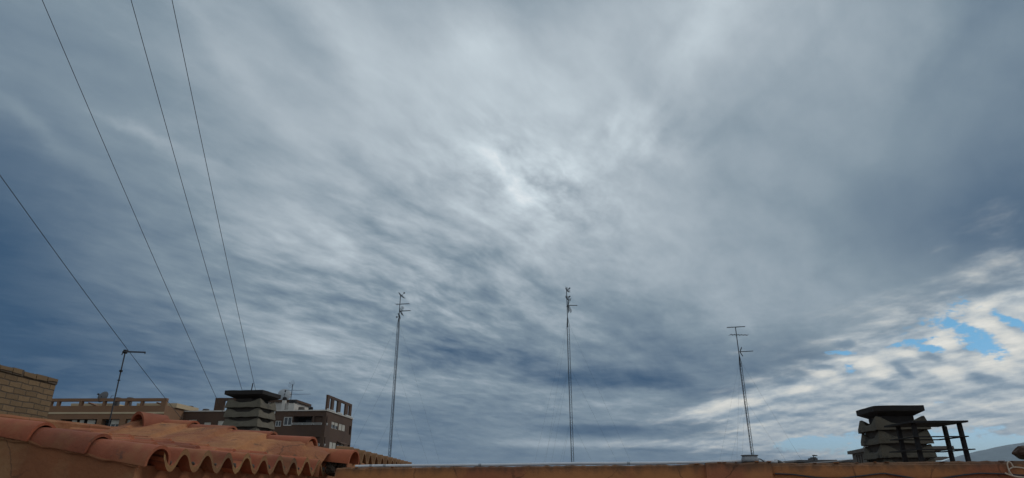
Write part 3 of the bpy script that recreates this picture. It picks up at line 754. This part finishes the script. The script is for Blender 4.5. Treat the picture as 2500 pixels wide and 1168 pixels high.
def grid_dish(b, p, hd, r, tilt):
    d = Vector((math.cos(hd) * math.cos(tilt), math.sin(hd) * math.cos(tilt), math.sin(tilt))); s = Vector((-math.sin(hd), math.cos(hd), 0)); u = d.cross(s); p = Vector(p)
    for i in range(-4, 5):
        o = []
        for j in range(9):
            y = (j / 8 * 2 - 1); x = i / 4
            rr = x * x + y * y
            if rr <= 1.02: o.append(p + s * x * r + u * y * r + d * rr * r * .28)
        if len(o) > 1: b.tube(o, .012, 4)
    b.tube([p, p + d * r * .9 - u * .0], .014, 4); b.tube([p + d * r * .9 - s * .06, p + d * r * .9 + s * .06], .05, 5)
def lattice_mast(label, base, lat_y, top_y, Y, legs, turn, aer, guys):
    B0 = at(*base, Y); root = thing('aerial_mast', label, 'aerial mast', (B0.x, B0.y, -12), turn, 'lattice aerial masts on the skyline')
    z0 = 12 + B0.z; zl = 12 + at(base[0] + (base[1] - lat_y) * (1225 - base[0]) / 4300, lat_y, Y).z; zp = 12 + at(base[0] + (base[1] - top_y) * (1225 - base[0]) / 4300, top_y, Y).z
    b = MB(); r = legs / math.sqrt(3)
    P3 = [Vector((r * math.cos(R(90 + 120 * k)), r * math.sin(R(90 + 120 * k)), 0)) for k in range(3)]
    for p in P3: b.tube([p, p + Z * (zl - .5)], .015, 5); b.tube([p + Z * (zl - .5), p * .15 + Z * zl], .016, 5)
    zz_ = 0.; k = 0
    while zz_ < zl - .6:
        for j in range(3):
            a, c = P3[j], P3[(j + 1) % 3]
            if k % 2: a, c = c, a
            b.tube([a + Z * zz_, c + Z * (zz_ + .32)], .005, 4); b.tube([P3[j] + Z * zz_, P3[(j + 1) % 3] + Z * zz_], .005, 4)
        zz_ += .32; k += 1
    b.build('lattice', M['steel'], root)
    b = MB(); b.tube([(0, 0, zl - .7), (0, 0, zp)], .026, 7); b.build('top_pole', M['steel'], root)
    for kind, zf, arg in aer:
        b = MB(); z = zl + (zp - zl) * zf
        if kind == 'yagi': yagi(b, (0, 0, z), *arg)
        elif kind == 'corner': yagi(b, (.06, 0, z), *arg[0]); reflector(b, (.08, 0, z), *arg[1])
        else: grid_dish(b, (.05, 0, z), *arg)
        b.build({'yagi': 'rod_aerial', 'corner': 'reflector_aerial', 'dish': 'grid_aerial'}[kind], M['steel'], root)
    for zf, hd, out in guys:
        b = MB(); zg = z0 + (zl - z0) * zf if zf < 1 else zl - .5
        d = Vector((math.cos(hd), math.sin(hd), 0)); b.tube([d * .1 + Z * zg, d * out + Z * .2], .0026, 4); b.build('guy_wire', M['steel'], root)
    return root
G3 = [(f, R(h), o) for f, o in ((1., 9.5), (.62, 9.5), (.25, 8.)) for h in (-28, 95, 208)]
lattice_mast('lattice aerial mast nearest the tiled roof, with two rod aerials', (951, 1117), 775, 722, 42, .155, R(4),
    [('dish', .97, (R(-5), .34, R(50))), ('yagi', .60, (R(-14), .95, 7, .5, .28)), ('corner', .28, ((R(-16), .78, 12, .30, .04), (R(-16), .4, .30, .16))), ('dish', .06, (R(170), .25, R(-20)))], G3)
lattice_mast('tallest lattice aerial mast near the middle, with a stubby reflector aerial', (1397, 1122), 775, 706, 42, .17, R(20),
    [('dish', .96, (R(-5), .26, R(40))), ('dish', .66, (R(0), .26, R(45))), ('corner', .42, ((R(-18), .66, 12, .30, .02), (R(-18), .55, .46, .20))), ('corner', .38, ((R(162), .10, 3, .2, .02), (R(162), .4, .42, -.02)))], G3)
lattice_mast('shortest lattice aerial mast above the grey tub, with aerials pointing right', (1836.5, 1107), 868, 799, 38, .14, R(-8),
    [('yagi', 1.0, (R(-6), 1.05, 14, .34, .47)), ('yagi', .72, (R(12), 1.10, 6, .5, .36)), ('corner', .12, ((R(-12), .78, 12, .28, .02), (R(-12), .35, .26, .12)))], [(f, R(h), o) for f, o in ((1., 9.), (.5, 9.)) for h in (-20, 100, 215)])
# ------------------------------------------------------------------ facade builder
def facade(b, ox, holes, w0, w1, z0, z1, depth, flip=False):
    """Wall sheet in the local plane with rectangular openings (a0, a1, c0, c1) cut through; ox(a, c, d) gives a point d behind the face."""
    xs = sorted({w0, w1, *[h[0] for h in holes], *[h[1] for h in holes]}); zs = sorted({z0, z1, *[h[2] for h in holes], *[h[3] for h in holes]})
    for xa_, xb_ in zip(xs, xs[1:]):
        for za, zb in zip(zs, zs[1:]):
            mx, mz = (xa_ + xb_) / 2, (za + zb) / 2
            if any(h[0] < mx < h[1] and h[2] < mz < h[3] for h in holes): continue
            b.add([ox(xa_, za, 0), ox(xb_, za, 0), ox(xb_, zb, 0), ox(xa_, zb, 0)], [(0, 1, 2, 3)])
    for h in holes:
        a0, a1, c0, c1 = h[:4]; d = h[4] if len(h) > 4 else depth
        q = [ox(a0, c0, 0), ox(a1, c0, 0), ox(a1, c1, 0), ox(a0, c1, 0), ox(a0, c0, d), ox(a1, c0, d), ox(a1, c1, d), ox(a0, c1, d)]
        b.add(q, [(0, 4, 5, 1), (1, 5, 6, 2), (2, 6, 7, 3), (3, 7, 4, 0)])
# ------------------------------------------------------------------ dark brown apartment building
BC = at(797.5, 1003.5, 96)
bb_ = thing('brown_building', 'dark brown brick apartment building with recessed balconies and roof frames', 'building', BC, R(-3.4))
lb = local(bb_); BE = Vector((math.cos(R(3.4)), -math.sin(R(3.4)), 0)); BN = Vector((-math.sin(R(3.4)), -math.cos(R(3.4)), 0))
def fr(px, py): w = lb(on_plane(px, py, BC, BN)); return w.x, w.z          # front face: x along, z up
def sd_(px, py): w = lb(on_plane(px, py, BC, BE)); return w.y, w.z         # right face: y back, z up
def c3(x, y): return 650 + x / 5.84, 900 + y / 5.84
def c2(x, y): return 400 + x / 4.056, 880 + y / 4.056
FX = lambda a, c, d: Vector((a, d, c)); SX = lambda a, c, d: Vector((-d, a, c))
def rect(f, p, q): a, b = f(*p), f(*q); return min(a[0], b[0]), max(a[0], b[0]), min(a[1], b[1]), max(a[1], b[1])
xl = fr(385, 1006)[0]; yr = sd_(861.5, 1018)[0]
fl_h = 2.95
# front openings
bal1 = rect(fr, c3(390, 682), c3(655, 800)); bal2 = rect(fr, c3(690, 680), c3(790, 800))
def down(r, n): return (r[0], r[1], r[2] - n * fl_h, r[3] - n * fl_h)
win1 = rect(fr, c3(252, 690), c3(358, 815)); win0 = rect(fr, c3(132, 745), c3(205, 828))
fh = []
for n in range(3):
    fh += [(*down(bal1, n), 2.2), (*down(bal2, n), 2.2), (*down(win1, n), .22), (*down(win0, n), .22)]
lw_w = [rect(fr, c2(250, 588), c2(318, 640)), rect(fr, c2(400, 615), c2(460, 660)), rect(fr, c2(538, 600), c2(598, 665)), rect(fr, c2(612, 600), c2(640, 665))]
for r in lw_w: fh.append((*r, .25)); 
side_w = [rect(sd_, c3(935, 752), c3(970, 858)), rect(sd_, c3(980, 766), c3(1018, 870)), rect(sd_, c3(1038, 785), c3(1075, 890)), rect(sd_, c3(1085, 798), c3(1120, 905))]
corner = rect(sd_, c3(832, 690), c3(862, 805)); endw = rect(sd_, c3(1188, 800), c3(1215, 905))
# level the rows
zt_ = sum(r[3] for r in side_w) / 4; zb_ = sum(r[2] for r in side_w) / 4
side_w = [(r[0], r[1], zb_, zt_) for r in side_w]; corner = (.25, corner[1], bal2[2], bal2[3]); endw = (endw[0], min(endw[1], yr - .4), zb_ - .3, zt_ + .1)
sh = []
for n in range(3): sh += [(*down(r, n), .2) for r in side_w] + [(*down(corner, n), 2.2), (*down(endw, n), .8)]
b = MB(); zlo = -14
facade(b, FX, fh, xl, 0, zlo, 0, .25); facade(b, SX, sh, 0, yr, zlo, 0, .25)
b.add([(xl, 0, 0), (0, 0, 0), (0, yr, 0), (xl, yr, 0)], [(0, 1, 2, 3)]); b.add([(xl, yr, zlo), (0, yr, zlo), (0, yr, 0), (xl, yr, 0)], [(0, 1, 2, 3)]); b.add([(xl, 0, zlo), (xl, yr, zlo), (xl, yr, 0), (xl, 0, 0)], [(0, 1, 2, 3)])
wall = b.build('wall', M['brown_brick'], bb_)
# dark rooms behind the openings
for h in fh: b = MB(); b.box(h[0] + .003, h[1] - .003, h[4] - .02 if h[4] < 1 else h[4] - .03, h[4] + .01, h[2] + .003, h[3] - .003); b.build('room_back', M['dark_in'], wall)
for h in sh: b = MB(); b.box(-h[4] - .01, -h[4] + .02, h[0] + .003, h[1] - .003, h[2] + .003, h[3] - .003); b.build('room_back', M['dark_in'], wall)
def window(parent, ax, r, d, fw=.09, blind=0., mid=True, mt='white_trim'):
    a0, a1, c0, c1 = r[:4]; f = MB()
    def bx(p, q, s, t, d0, d1, m): 
        pts = [ax(x, z, y) for z in (s, t) for y in (d0, d1) for x in (p, q)]; m.add(pts, [(0,2,3,1), (4,5,7,6), (0,1,5,4), (2,6,7,3), (1,3,7,5), (0,4,6,2)])
    bx(a0, a0 + fw, c0, c1, d - .06, d, f); bx(a1 - fw, a1, c0, c1, d - .06, d, f); bx(a0 + fw, a1 - fw, c0, c0 + fw, d - .06, d, f); bx(a0 + fw, a1 - fw, c1 - fw, c1, d - .06, d, f)
    if mid: m_ = (a0 + a1) / 2; bx(m_ - fw * .4, m_ + fw * .4, c0 + fw, c1 - fw, d - .055, d - .005, f)
    w = f.build('window', M[mt], parent)
    g_ = MB(); bx(a0 + fw, a1 - fw, c0 + fw, c1 - fw, d - .03, d - .02, g_); g_.build('pane', M['glass'], w)
    if blind > 0:
        s = MB(); bx(a0 + fw * .4, a1 - fw * .4, c1 - (c1 - c0) * blind, c1 - .02, d - .10, d - .065, s); s.build('blind', M['shutter'], w)
    return w
for n in range(2):
    window(bb_, FX, down(win1, n), .14, .12); window(bb_, FX, down(win0, n), .14, .10)
    for k, r in enumerate(side_w): window(bb_, SX, down(r, n), .15, .07, blind=((.45, .5, .97, .97), (.97, .97, .1, .25))[n][k], mid=False)
    window(bb_, SX, down((endw[0], endw[0] + .4, endw[2], endw[3]), n), .2, .09, mid=False)
for k, r in enumerate(lw_w): window(bb_, FX, r, .16, .1, blind=(.5, .9, .95, .9)[k])
# balcony rails, one per opening
def rail(ax, r):
    m = MB(); a0, a1, c0 = r[0], r[1], r[2]
    def bx(p, q, s, t, d0, d1):
        pts = [ax(x, z, y) for z in (s, t) for y in (d0, d1) for x in (p, q)]; m.add(pts, [(0,2,3,1), (4,5,7,6), (0,1,5,4), (2,6,7,3), (1,3,7,5), (0,4,6,2)])
    bx(a0 - .08, a1 + .08, c0 + .16, c0 + .24, -.14, -.06); bx(a0 - .05, a1 + .05, c0 - .03, c0 + .02, -.10, -.06); k = max(1, round((a1 - a0) / 1.4))
    for i in range(k + 1): x = a0 + (a1 - a0) * i / k; bx(x - .03, x + .03, c0 + .02, c0 + .16, -.12, -.08)
    m.build('balcony_rail', M['white_trim'], bb_)
for n in range(2):
    rail(FX, down(bal1, n)); rail(FX, down(bal2, n)); rail(SX, down((corner[0] + .05, corner[1], corner[2], 0), n))
b = MB(); b.box((bal1[0] + bal1[1]) / 2 - .25, (bal1[0] + bal1[1]) / 2 + .7, 1.9, 2.1, bal1[2], bal1[3] - .35); b.build('balcony_door', M['slate'], bb_)
# awning over the lower right window
r = down(side_w[2], 1); r2 = down(side_w[3], 1); b = MB()
b.add([SX(r[0] - .25, r[3] + .30, -.02), SX(r2[1] + .25, r[3] + .30, -.02), SX(r2[1] + .25, r[3] - .02, -.75), SX(r[0] - .25, r[3] - .02, -.75), SX(r[0] - .25, r[3] + .26, -.02), SX(r2[1] + .25, r[3] + .26, -.02), SX(r2[1] + .25, r[3] - .10, -.75), SX(r[0] - .25, r[3] - .10, -.75)], [(0,1,2,3), (4,7,6,5), (0,3,7,4), (1,5,6,2), (2,6,7,3), (0,4,5,1)])
b.build('awning', M['brown_brick'], bb_)
b = MB(); pz = fr(797.5, 1003.5)[1]
b.box(xl, .12, -.12, .12, .003, .16); b.box(-.12, .12, .122, yr + .1, .003, .16); b.build('coping', M['white_wall'], bb_)
# open roof frames
def frame(ax, posts, z0, z1, t, pdep, name='roof_frame'):
    m = MB()
    def bx(p, q, s, u, d0, d1):
        pts = [ax(x, z, y) for z in (s, u) for y in (d0, d1) for x in (p, q)]; m.add(pts, [(0,2,3,1), (4,5,7,6), (0,1,5,4), (2,6,7,3), (1,3,7,5), (0,4,6,2)])
    for p, q in posts: bx(p, q, z0, z1 - t, .03, pdep)
    bx(posts[0][0], posts[-1][1], z1 - t, z1, .02, pdep + .03)
    return m.build(name, M['brown_brick'], bb_)
py = [sd_(*c3(x, y))[0] for x, y in ((856, 560), (900, 565), (925, 560), (965, 580), (1020, 600), (1062, 615), (1130, 630), (1165, 650), (1193, 660), (1215, 670))]
zf = fr(*c3(855, 383))[1]
frame(SX, [(.1, py[1]), (py[2] + .3, py[3]), (py[4], py[5]), (py[6], py[7]), (py[8] - .1, py[9])], .165, zf + .1, .35, .30)
b = MB()
for a, c in ((0.1, py[1]), (py[2] - .1, py[3] + .2), (py[4], py[5] + .5), (py[6], py[7] + .4), (py[8] - .6, py[9])): b.box(-.2, .16, a, c, .163, .36)
b.build('rail_foot', M['white_trim'], bb_)
fa, fb_ = fr(*c2(488, 515))[0], fr(*c2(583, 495))[0]; fc = fr(*c2(760, 495))[0]; fz = fr(*c2(510, 373))[1]
frame(FX, [(fa, fb_), (fc, fc + 2.2)], .165, fz, .42, .5)
# white penthouse with two tall vents
p0, p1 = fr(*c2(1080, 490))[0], fr(*c2(1215, 490))[0]; pzt = fr(*c2(1215, 400))[1] + .5
b = MB(); b.box(p0 - 4, p1, 3.0, 9, .0, pzt - .35); b.build('penthouse', M['white_wall'], bb_)
b = MB(); b.box(p0 - 4.2, p1 + .25, 2.7, 9.2, pzt - .35, pzt); b.build('penthouse_roof', M['brown_brick'], bb_)
def vent(px, ptop_, pbase, w, dep, body='cream', capw=1.25, capc='black_metal', ph=.25):
    xx = fr(px, pbase)[0]; z1 = fr(px, ptop_)[1]; z0 = .003
    v = MB(); v.box(xx - w / 2, xx + w / 2, dep, dep + w, z0, z0 + (z1 - z0) * (1 - ph)); o = v.build('vent_stack', M[body], bb_)
    v = MB(); T = Matrix.Translation((xx, dep + w / 2, z0 + (z1 - z0) * (1 - ph))); v.lathe([(w * .45, 0), (w * .62 * capw / 1.25, .02), (w * .62 * capw / 1.25, (z1 - z0) * ph * .8), (w * .4, (z1 - z0) * ph)], 12, T); v.build('cowl', M[capc], o)
x_, y_ = c2(1150, 480); vent(x_, c2(0, 355)[1], y_, .5, 1.0, 'white_wall', ph=.22)
x_, y_ = c2(1228, 470); vent(x_, c2(0, 380)[1], y_, .9, 1.2, 'white_wall', ph=.28)
x_, y_ = c2(1303, 475); vent(x_, c2(0, 443)[1], y_, .75, 2, 'tan_far', capc='tan_far', ph=.45)
x_, y_ = c2(1400, 472); vent(x_, c2(0, 445)[1], y_, .55, 2, 'white_wall', ph=.55)
x_, y_ = c2(172, 495); vent(x_, c2(0, 435)[1], y_, .75, 2, 'cream', ph=.42)
x_, y_ = c2(368, 500); vent(x_, c2(0, 472)[1], y_, .75, 1, 'tan_far', capc='tan_far', ph=.4)
b = MB(); b.box(fr(*c2(1130, 0))[0], fr(*c2(1175, 0))[0], -.15, .3, -.35, .17); b.build('gutter_box', M['white_trim'], bb_)

def dish(name, label, base, r, hd, tilt, ped):
    o = thing(name, label, 'satellite dish', base, hd); b = MB(); n = 24
    T = Matrix.Translation((0, 0, ped)) @ Matrix.Rotation(tilt, 4, 'X'); rows = []
    for rr in (.02, .3, .6, .85, 1., 1.02, .6, .02):
        pass
    prof = [(.02, 0), (.35, .03), (.65, .10), (.9, .19), (1., .235), (1.0, .26), (.9, .215), (.65, .125), (.35, .055), (.02, .025)]
    b.lathe([(r * a, -r * (1 - c)) for a, c in [(p, 1 - q) for p, q in prof]], n, T @ Matrix.Rotation(R(90), 4, 'X'))
    b.build('reflector', M['slate'] if 'dark' in label else M['plastic'], o, smooth=True)
    b = MB(); b.tube([(0, 0, 0), (0, 0, ped)], .05 * r + .03, 7); b.tube([T @ Vector((0, .0, -r * .95)), T @ Vector((0, -r * .8, -.1 * r))], .03, 5); b.build('feed_arm', M['steel'], o)
    b = MB(); b.box(-.1, .1, -.1, .1, -.1, .1, T @ Matrix.Translation((0, -r * .8, -.05 * r))); b.build('feed_horn', M['black_metal'], o)
    return o
mw = Matrix.Translation(bb_.location) @ Matrix.Rotation(R(-3.4), 4, 'Z')
x_ = fr(*c2(1085, 360))[0]; zc_ = fr(*c2(1085, 332))[1]
dish('satellite_dish', 'pale satellite dish behind the cap of the left concrete chimney', mw @ Vector((x_, 4.0, pzt)), 1.02, R(22), R(-26), zc_ - pzt + .55)
x_ = fr(*c2(1172, 350))[0]; z1 = fr(*c2(1180, 205))[1]; z0 = pzt
ra = thing('roof_aerial', 'small rooftop aerial with crossed rods beside the pale satellite dish', 'aerial', mw @ Vector((x_, 3.4, z0)), R(-3))
b = MB(); b.tube([(0, 0, 0), (0, 0, z1 - z0)], .05, 6); b.build('pole', M['steel'], ra)
b = MB(); yagi(b, (0, 0, (z1 - z0) * .62), R(4), 2.6, 6, 1.0, .35); b.build('rod_aerial', M['steel'], ra)
b = MB(); yagi(b, (0, 0, (z1 - z0) * .36), R(-4), 3.3, 9, .6, .08); b.build('rod_aerial', M['steel'], ra)
b = MB(); grid_dish(b, (-.1, 0, (z1 - z0) * .97), R(160), .7, R(30)); b.build('grid_aerial', M['steel'], ra)

# ------------------------------------------------------------------ orange apartment block
OC = at(407.5, 972.5, 92)
ob = thing('orange_building', 'orange brown apartment block with a cream stripe and an open roof pergola', 'building', OC, R(-1.5))
lo = local(ob); ON = Vector((-math.sin(R(1.5)), -math.cos(R(1.5)), 0))
def fo(px, py): w = lo(on_plane(px, py, OC, ON)); return w.x, w.z
def c1(x, y): return x / 3.673, 850 + y / 3.673
def ro(p, q): return rect(fo, c1(*p), c1(*q))
x0 = fo(60, 985)[0]
zbm = fo(*c1(1440, 476))[1]; zpar = fo(*c1(1440, 517))[1]; zs1 = fo(*c1(1400, 574))[1]; zs0 = fo(*c1(1400, 589))[1]; zw1 = fo(*c1(1000, 637))[1]; zw0 = zw1 - 1.5
lvl = lambda r, a, b_: (r[0], r[1], a, b_)
holes = [lvl(ro((545, 640), (860, 690)), zw0, zw1), lvl(ro((915, 640), (1062, 690)), zw0, zw1), lvl(ro((1128, 640), (1172, 690)), zw0, zw1), lvl(ro((1215, 640), (1262, 690)), zw0, zw1)]
h2 = [(*h, 1.0) for h in holes] + [(h[0], h[1], h[2] - 3, h[3] - 3, 1.0) for h in holes]
b = MB(); facade(b, FX, h2, x0, 0, -16, zpar, 1.0)
b.add([(0, 0, -16), (0, 12, -16), (0, 12, zpar), (0, 0, zpar)], [(0, 1, 2, 3)]); b.add([(x0, 0, zpar), (0, 0, zpar), (0, 12, zpar), (x0, 12, zpar)], [(0, 1, 2, 3)]); b.add([(x0, 12, -16), (0, 12, -16), (0, 12, zpar), (x0, 12, zpar)], [(0, 1, 2, 3)]); b.add([(x0, 0, -16), (x0, 12, -16), (x0, 12, zpar), (x0, 0, zpar)], [(0, 1, 2, 3)])
wall = b.build('wall', M['orange_brick'], ob)
b = MB(); b.box(x0, .02, -.06, -.003, zs0, zs1); b.build('stripe', M['cream'], ob)
for h in h2: b = MB(); b.box(h[0] + .003, h[1] - .003, .95, 1.02, h[2] + .003, h[3] - .003); b.build('room_back', M['dark_in'], wall)
for p, q in (((630, 645), (662, 690)), ((700, 645), (727, 690)), ((770, 640), (830, 690)), ((985, 638), (1020, 690)), ((1024, 638), (1060, 690)), ((1130, 640), (1168, 690)), ((1222, 640), (1258, 690))):
    window(ob, FX, lvl(ro(p, q), zw0 + .05, zw1 - .05), .5, .09, blind=.45, mid=False)
b = MB(); b.box(x0, .0, -.05, .55, zbm, .0)
b.build('roof_beam', M['orange_brick'], ob)
for p in ((420, 458), (505, 527), (705, 731), (914, 937), (1117, 1139), (1255, 1277), (1440, 1497)):
    a_, c_ = fo(*c1(p[0], 510))[0], min(-.003, fo(*c1(p[1], 510))[0]); b = MB(); b.box(a_, c_, 0, .45, zpar + .003, zbm - .003); b.build('roof_post', M['orange_brick'], ob)
for p, q in ((525, 925), (925, 1000), (1130, 1500)):
    a_, c_ = fo(*c1(p, 510))[0], fo(*c1(q, 510))[0]; b = MB(); b.box(a_, c_, 2.5, 9, zpar + .003, zbm - .0 if p != 925 else zbm - .4); b.build('penthouse', M['cream'], ob)
for p, q in ((735, 815), (1355, 1440)):
    a_, c_ = fo(*c1(p, 510))[0], fo(*c1(q, 510))[0]; b = MB(); z = (zbm + zpar) / 2
    b.add([(a_, 1.2, z + .35), (c_, 1.2, z - .12), (c_, 1.2, z - .3), (a_, 1.2, z + .15), (a_, 2.45, z + .35), (c_, 2.45, z - .12), (c_, 2.45, z - .3), (a_, 2.45, z + .15)], [(0,1,2,3), (7,6,5,4), (0,4,5,1), (1,5,6,2), (2,6,7,3), (3,7,4,0)]); b.build('canopy', M['orange_brick'], ob)
b = MB(); 
for px, w in ((985, .35), (1098, .35)):
    x_ = fo(*c1(px, 510))[0]; b.lathe([(w, zpar + .01), (w, zpar + .9), (w * 1.3, zpar + .92), (w * 1.3, zpar + 1.3), (w * .8, zpar + 1.35)], 12, Matrix.Translation((x_, 1.5, 0)))
b.build('vent_stack', M['slate'], ob)
# cream lean-to at its right shoulder
OB = OC - ON * 9.5
rx = [(lo(on_plane(*c1(x, y), OB, ON)).x, lo(on_plane(*c1(x, y), OB, ON)).z) for x, y in ((1495, 492), (1565, 528), (1640, 545))]
b = MB(); vs = []
for d in (9.5, 14.0): vs += [(rx[0][0], d, rx[0][1]), (rx[1][0], d, rx[1][1]), (rx[2][0], d, rx[2][1]), (rx[2][0], d, -16), (rx[0][0], d, -16)]
b.add(vs, [(0,1,2,3,4), (9,8,7,6,5), (0,5,6,1), (1,6,7,2), (2,7,8,3), (0,4,9,5)]); b.build('lean_to', M['cream'], ob)
mo = Matrix.Translation(ob.location) @ Matrix.Rotation(R(-1.5), 4, 'Z')
x_, zz1 = fo(*c1(900, 440))
dish('satellite_dish', 'large dark satellite dish on the roof beam of the orange block', mo @ Vector((x_, .25, .0)), .85, R(-12), R(-20), zz1 + .15)
x_, zz1 = fo(*c1(990, 428))
ra = thing('roof_rod', 'short bent aerial rod on the roof of the orange block', 'aerial', mo @ Vector((x_, .2, 0)), 0)
b = MB(); b.tube([(0, 0, 0), (0, 0, zz1), (.35, 0, zz1 + .02)], .035, 5); b.build('rod', M['steel'], ra)

# ------------------------------------------------------------------ small far buildings at the right
def c7(x, y): return 2060 + x / 6.87, 970 + y / 6.87
TC = at(*c7(55, 910), 60)
fb2 = thing('tan_building', 'far tan building with a deep eave just left of the sooty chimney', 'building', TC, R(-104)); lt = local(fb2)
TN = Vector((math.sin(R(-104)), -math.cos(R(-104)), 0))
def ft(x, y): w = lt(on_plane(*c7(x, y), TC, TN)); return w.x, w.z
w_ = ft(420, 800)[0]; ze = ft(60, 962)[1]; xi = ft(90, 965)[0]
b = MB(); b.box(0, w_, 0, 6, ze, 0); b.build('eave', M['tan_far'], fb2)
b = MB(); hs = []
for p in ((150, 172), (185, 212), (225, 250)):
    r = rect(ft, c7(0, 0), c7(0, 0)) if False else None
    a_, c_ = ft(p[0], 960)[0], ft(p[1], 960)[0]; hs.append((a_, c_, ze - .95, ze - .15, .4))
facade(b, lambda a, c, d: Vector((a, d + .25, c)), hs, xi, w_, -16, ze - .003, .4)
b.add([(xi, .25, -16), (xi, 6, -16), (xi, 6, ze), (xi, .25, ze)], [(0, 1, 2, 3)]); b.build('wall', M['tan_far'], fb2)
for h in hs: b = MB(); b.box(h[0] + .003, h[1] - .003, .60, .66, h[2] + .003, h[3] - .003); b.build('window', M['dark_in'], fb2)
cx_, cz_ = ft(163, 815); b = MB(); b.box(cx_ - .32, cx_ + .32, .8, 1.4, 0, cz_ * .72); o = b.build('chimney_pot', M['white_wall'], fb2)
b = MB(); b.box(cx_ - .26, cx_ + .26, .85, 1.35, cz_ * .72 + .003, cz_); b.build('cowl', M['slate'], o); b = MB(); b.box(cx_ - .5, cx_ + .5, .6, 1.6, .0, .12); b.build('curb', M['tan_far'], o)
# distant roofs
def c8(x, y): return 1900 + x / 10.62, 1040 + y / 10.62
def roof_slab(name, label, pts, Y, mt, depth=14):
    w = [at(*p, Y) for p in pts]; o = w[0]; root = thing(name, label, 'building', (o.x, o.y, -12)); l = local(root); f = [l(p) for p in w]
    b = MB(); n = len(f); bk = [p + Vector((0, depth, 0)) for p in f]
    b.add(f + bk, [tuple(range(n)), tuple(range(2*n-1, n-1, -1))] + [(i, (i+1) % n, (i+1) % n + n, i + n) for i in range(n)]); b.build('roof', M[mt], root)
    x0_, x1_ = min(p.x for p in f), max(p.x for p in f); zz = min(p.z for p in f)
    b = MB(); b.box(x0_ + .2, x1_ - .2, .4, depth - .4, 0, zz - .003); b.build('wall', M['tan_far'], root); return root, f
rt, f = roof_slab('far_house', 'distant dark low roof with a stubby chimney between the tub and the sooty chimney', [c8(440, 925), c8(500, 884), c8(1530, 880), c8(1530, 940), c8(440, 940)], 80, 'slate')
lr = local(rt); a_ = lr(at(*c8(945, 885), 80)); b_ = lr(at(*c8(1075, 885), 80)); t1 = lr(at(*c8(1035, 806), 80)); t2 = lr(at(*c8(960, 830), 80))
b = MB(); b.box(a_.x, b_.x, .5, 1.8, a_.z - .05, t2.z); b.box(a_.x + (b_.x - a_.x) * .42, b_.x - .08, .6, 1.7, t2.z, t1.z); b.build('chimney', M['slate'], rt)
p0_ = at(*c8(935, 905), 79.6); p1_ = at(*c8(922, 762), 79.6); p2_ = at(*c8(1005, 775), 79.4)
ra = thing('roof_aerial', 'tiny aerial on the distant dark low roof', 'aerial', p0_); lr = local(ra); b = MB(); b.tube([(0, 0, 0), (0, 0, lr(p1_).z)], .05, 5); b.build('pole', M['steel'], ra)
b = MB(); d = lr(p2_); z = lr(p1_).z; b.tube([(-.15, 0, z - .03), (d.x, d.y, d.z)], .06, 5)
for i in range(5): b.tube([(d.x * i / 4, .3, z + (d.z - z) * i / 4), (d.x * i / 4, -.3, z + (d.z - z) * i / 4)], .03, 4)
b.build('rod_aerial', M['steel'], ra)
roof_slab('far_roof', 'distant brown flat roof seen under the slats of the black chimney top', [c7(1480, 1000), c7(1720, 998), c7(1800, 1012), c7(1640, 1060), c7(1480, 1075)], 70, 'tan_far')
roof_slab('low_roof', 'distant low pitched roof below the far tan building', [c7(-30, 1073), c7(95, 1046), c7(420, 1040), c7(420, 1085), c7(-30, 1085)], 64, 'slate')

# ------------------------------------------------------------------ thin haze over the plain
hm = bpy.data.materials.new('haze'); hm.use_nodes = True; t = hm.node_tree; t.nodes.clear()
pv = t.nodes.new('ShaderNodeVolumePrincipled'); pv.inputs['Color'].default_value = (.60, .76, .95, 1); pv.inputs['Density'].default_value = 6e-5; pv.inputs['Anisotropy'].default_value = .2
t.links.new(pv.outputs[0], t.nodes.new('ShaderNodeOutputMaterial').inputs['Volume'])
b = MB(); b.box(-20500, 20500, -20500, 20500, -14.5, max(v.z for r in rows_h for v in r) + 30)
hz_o = b.build('haze', hm); hz_o['kind'] = 'stuff'
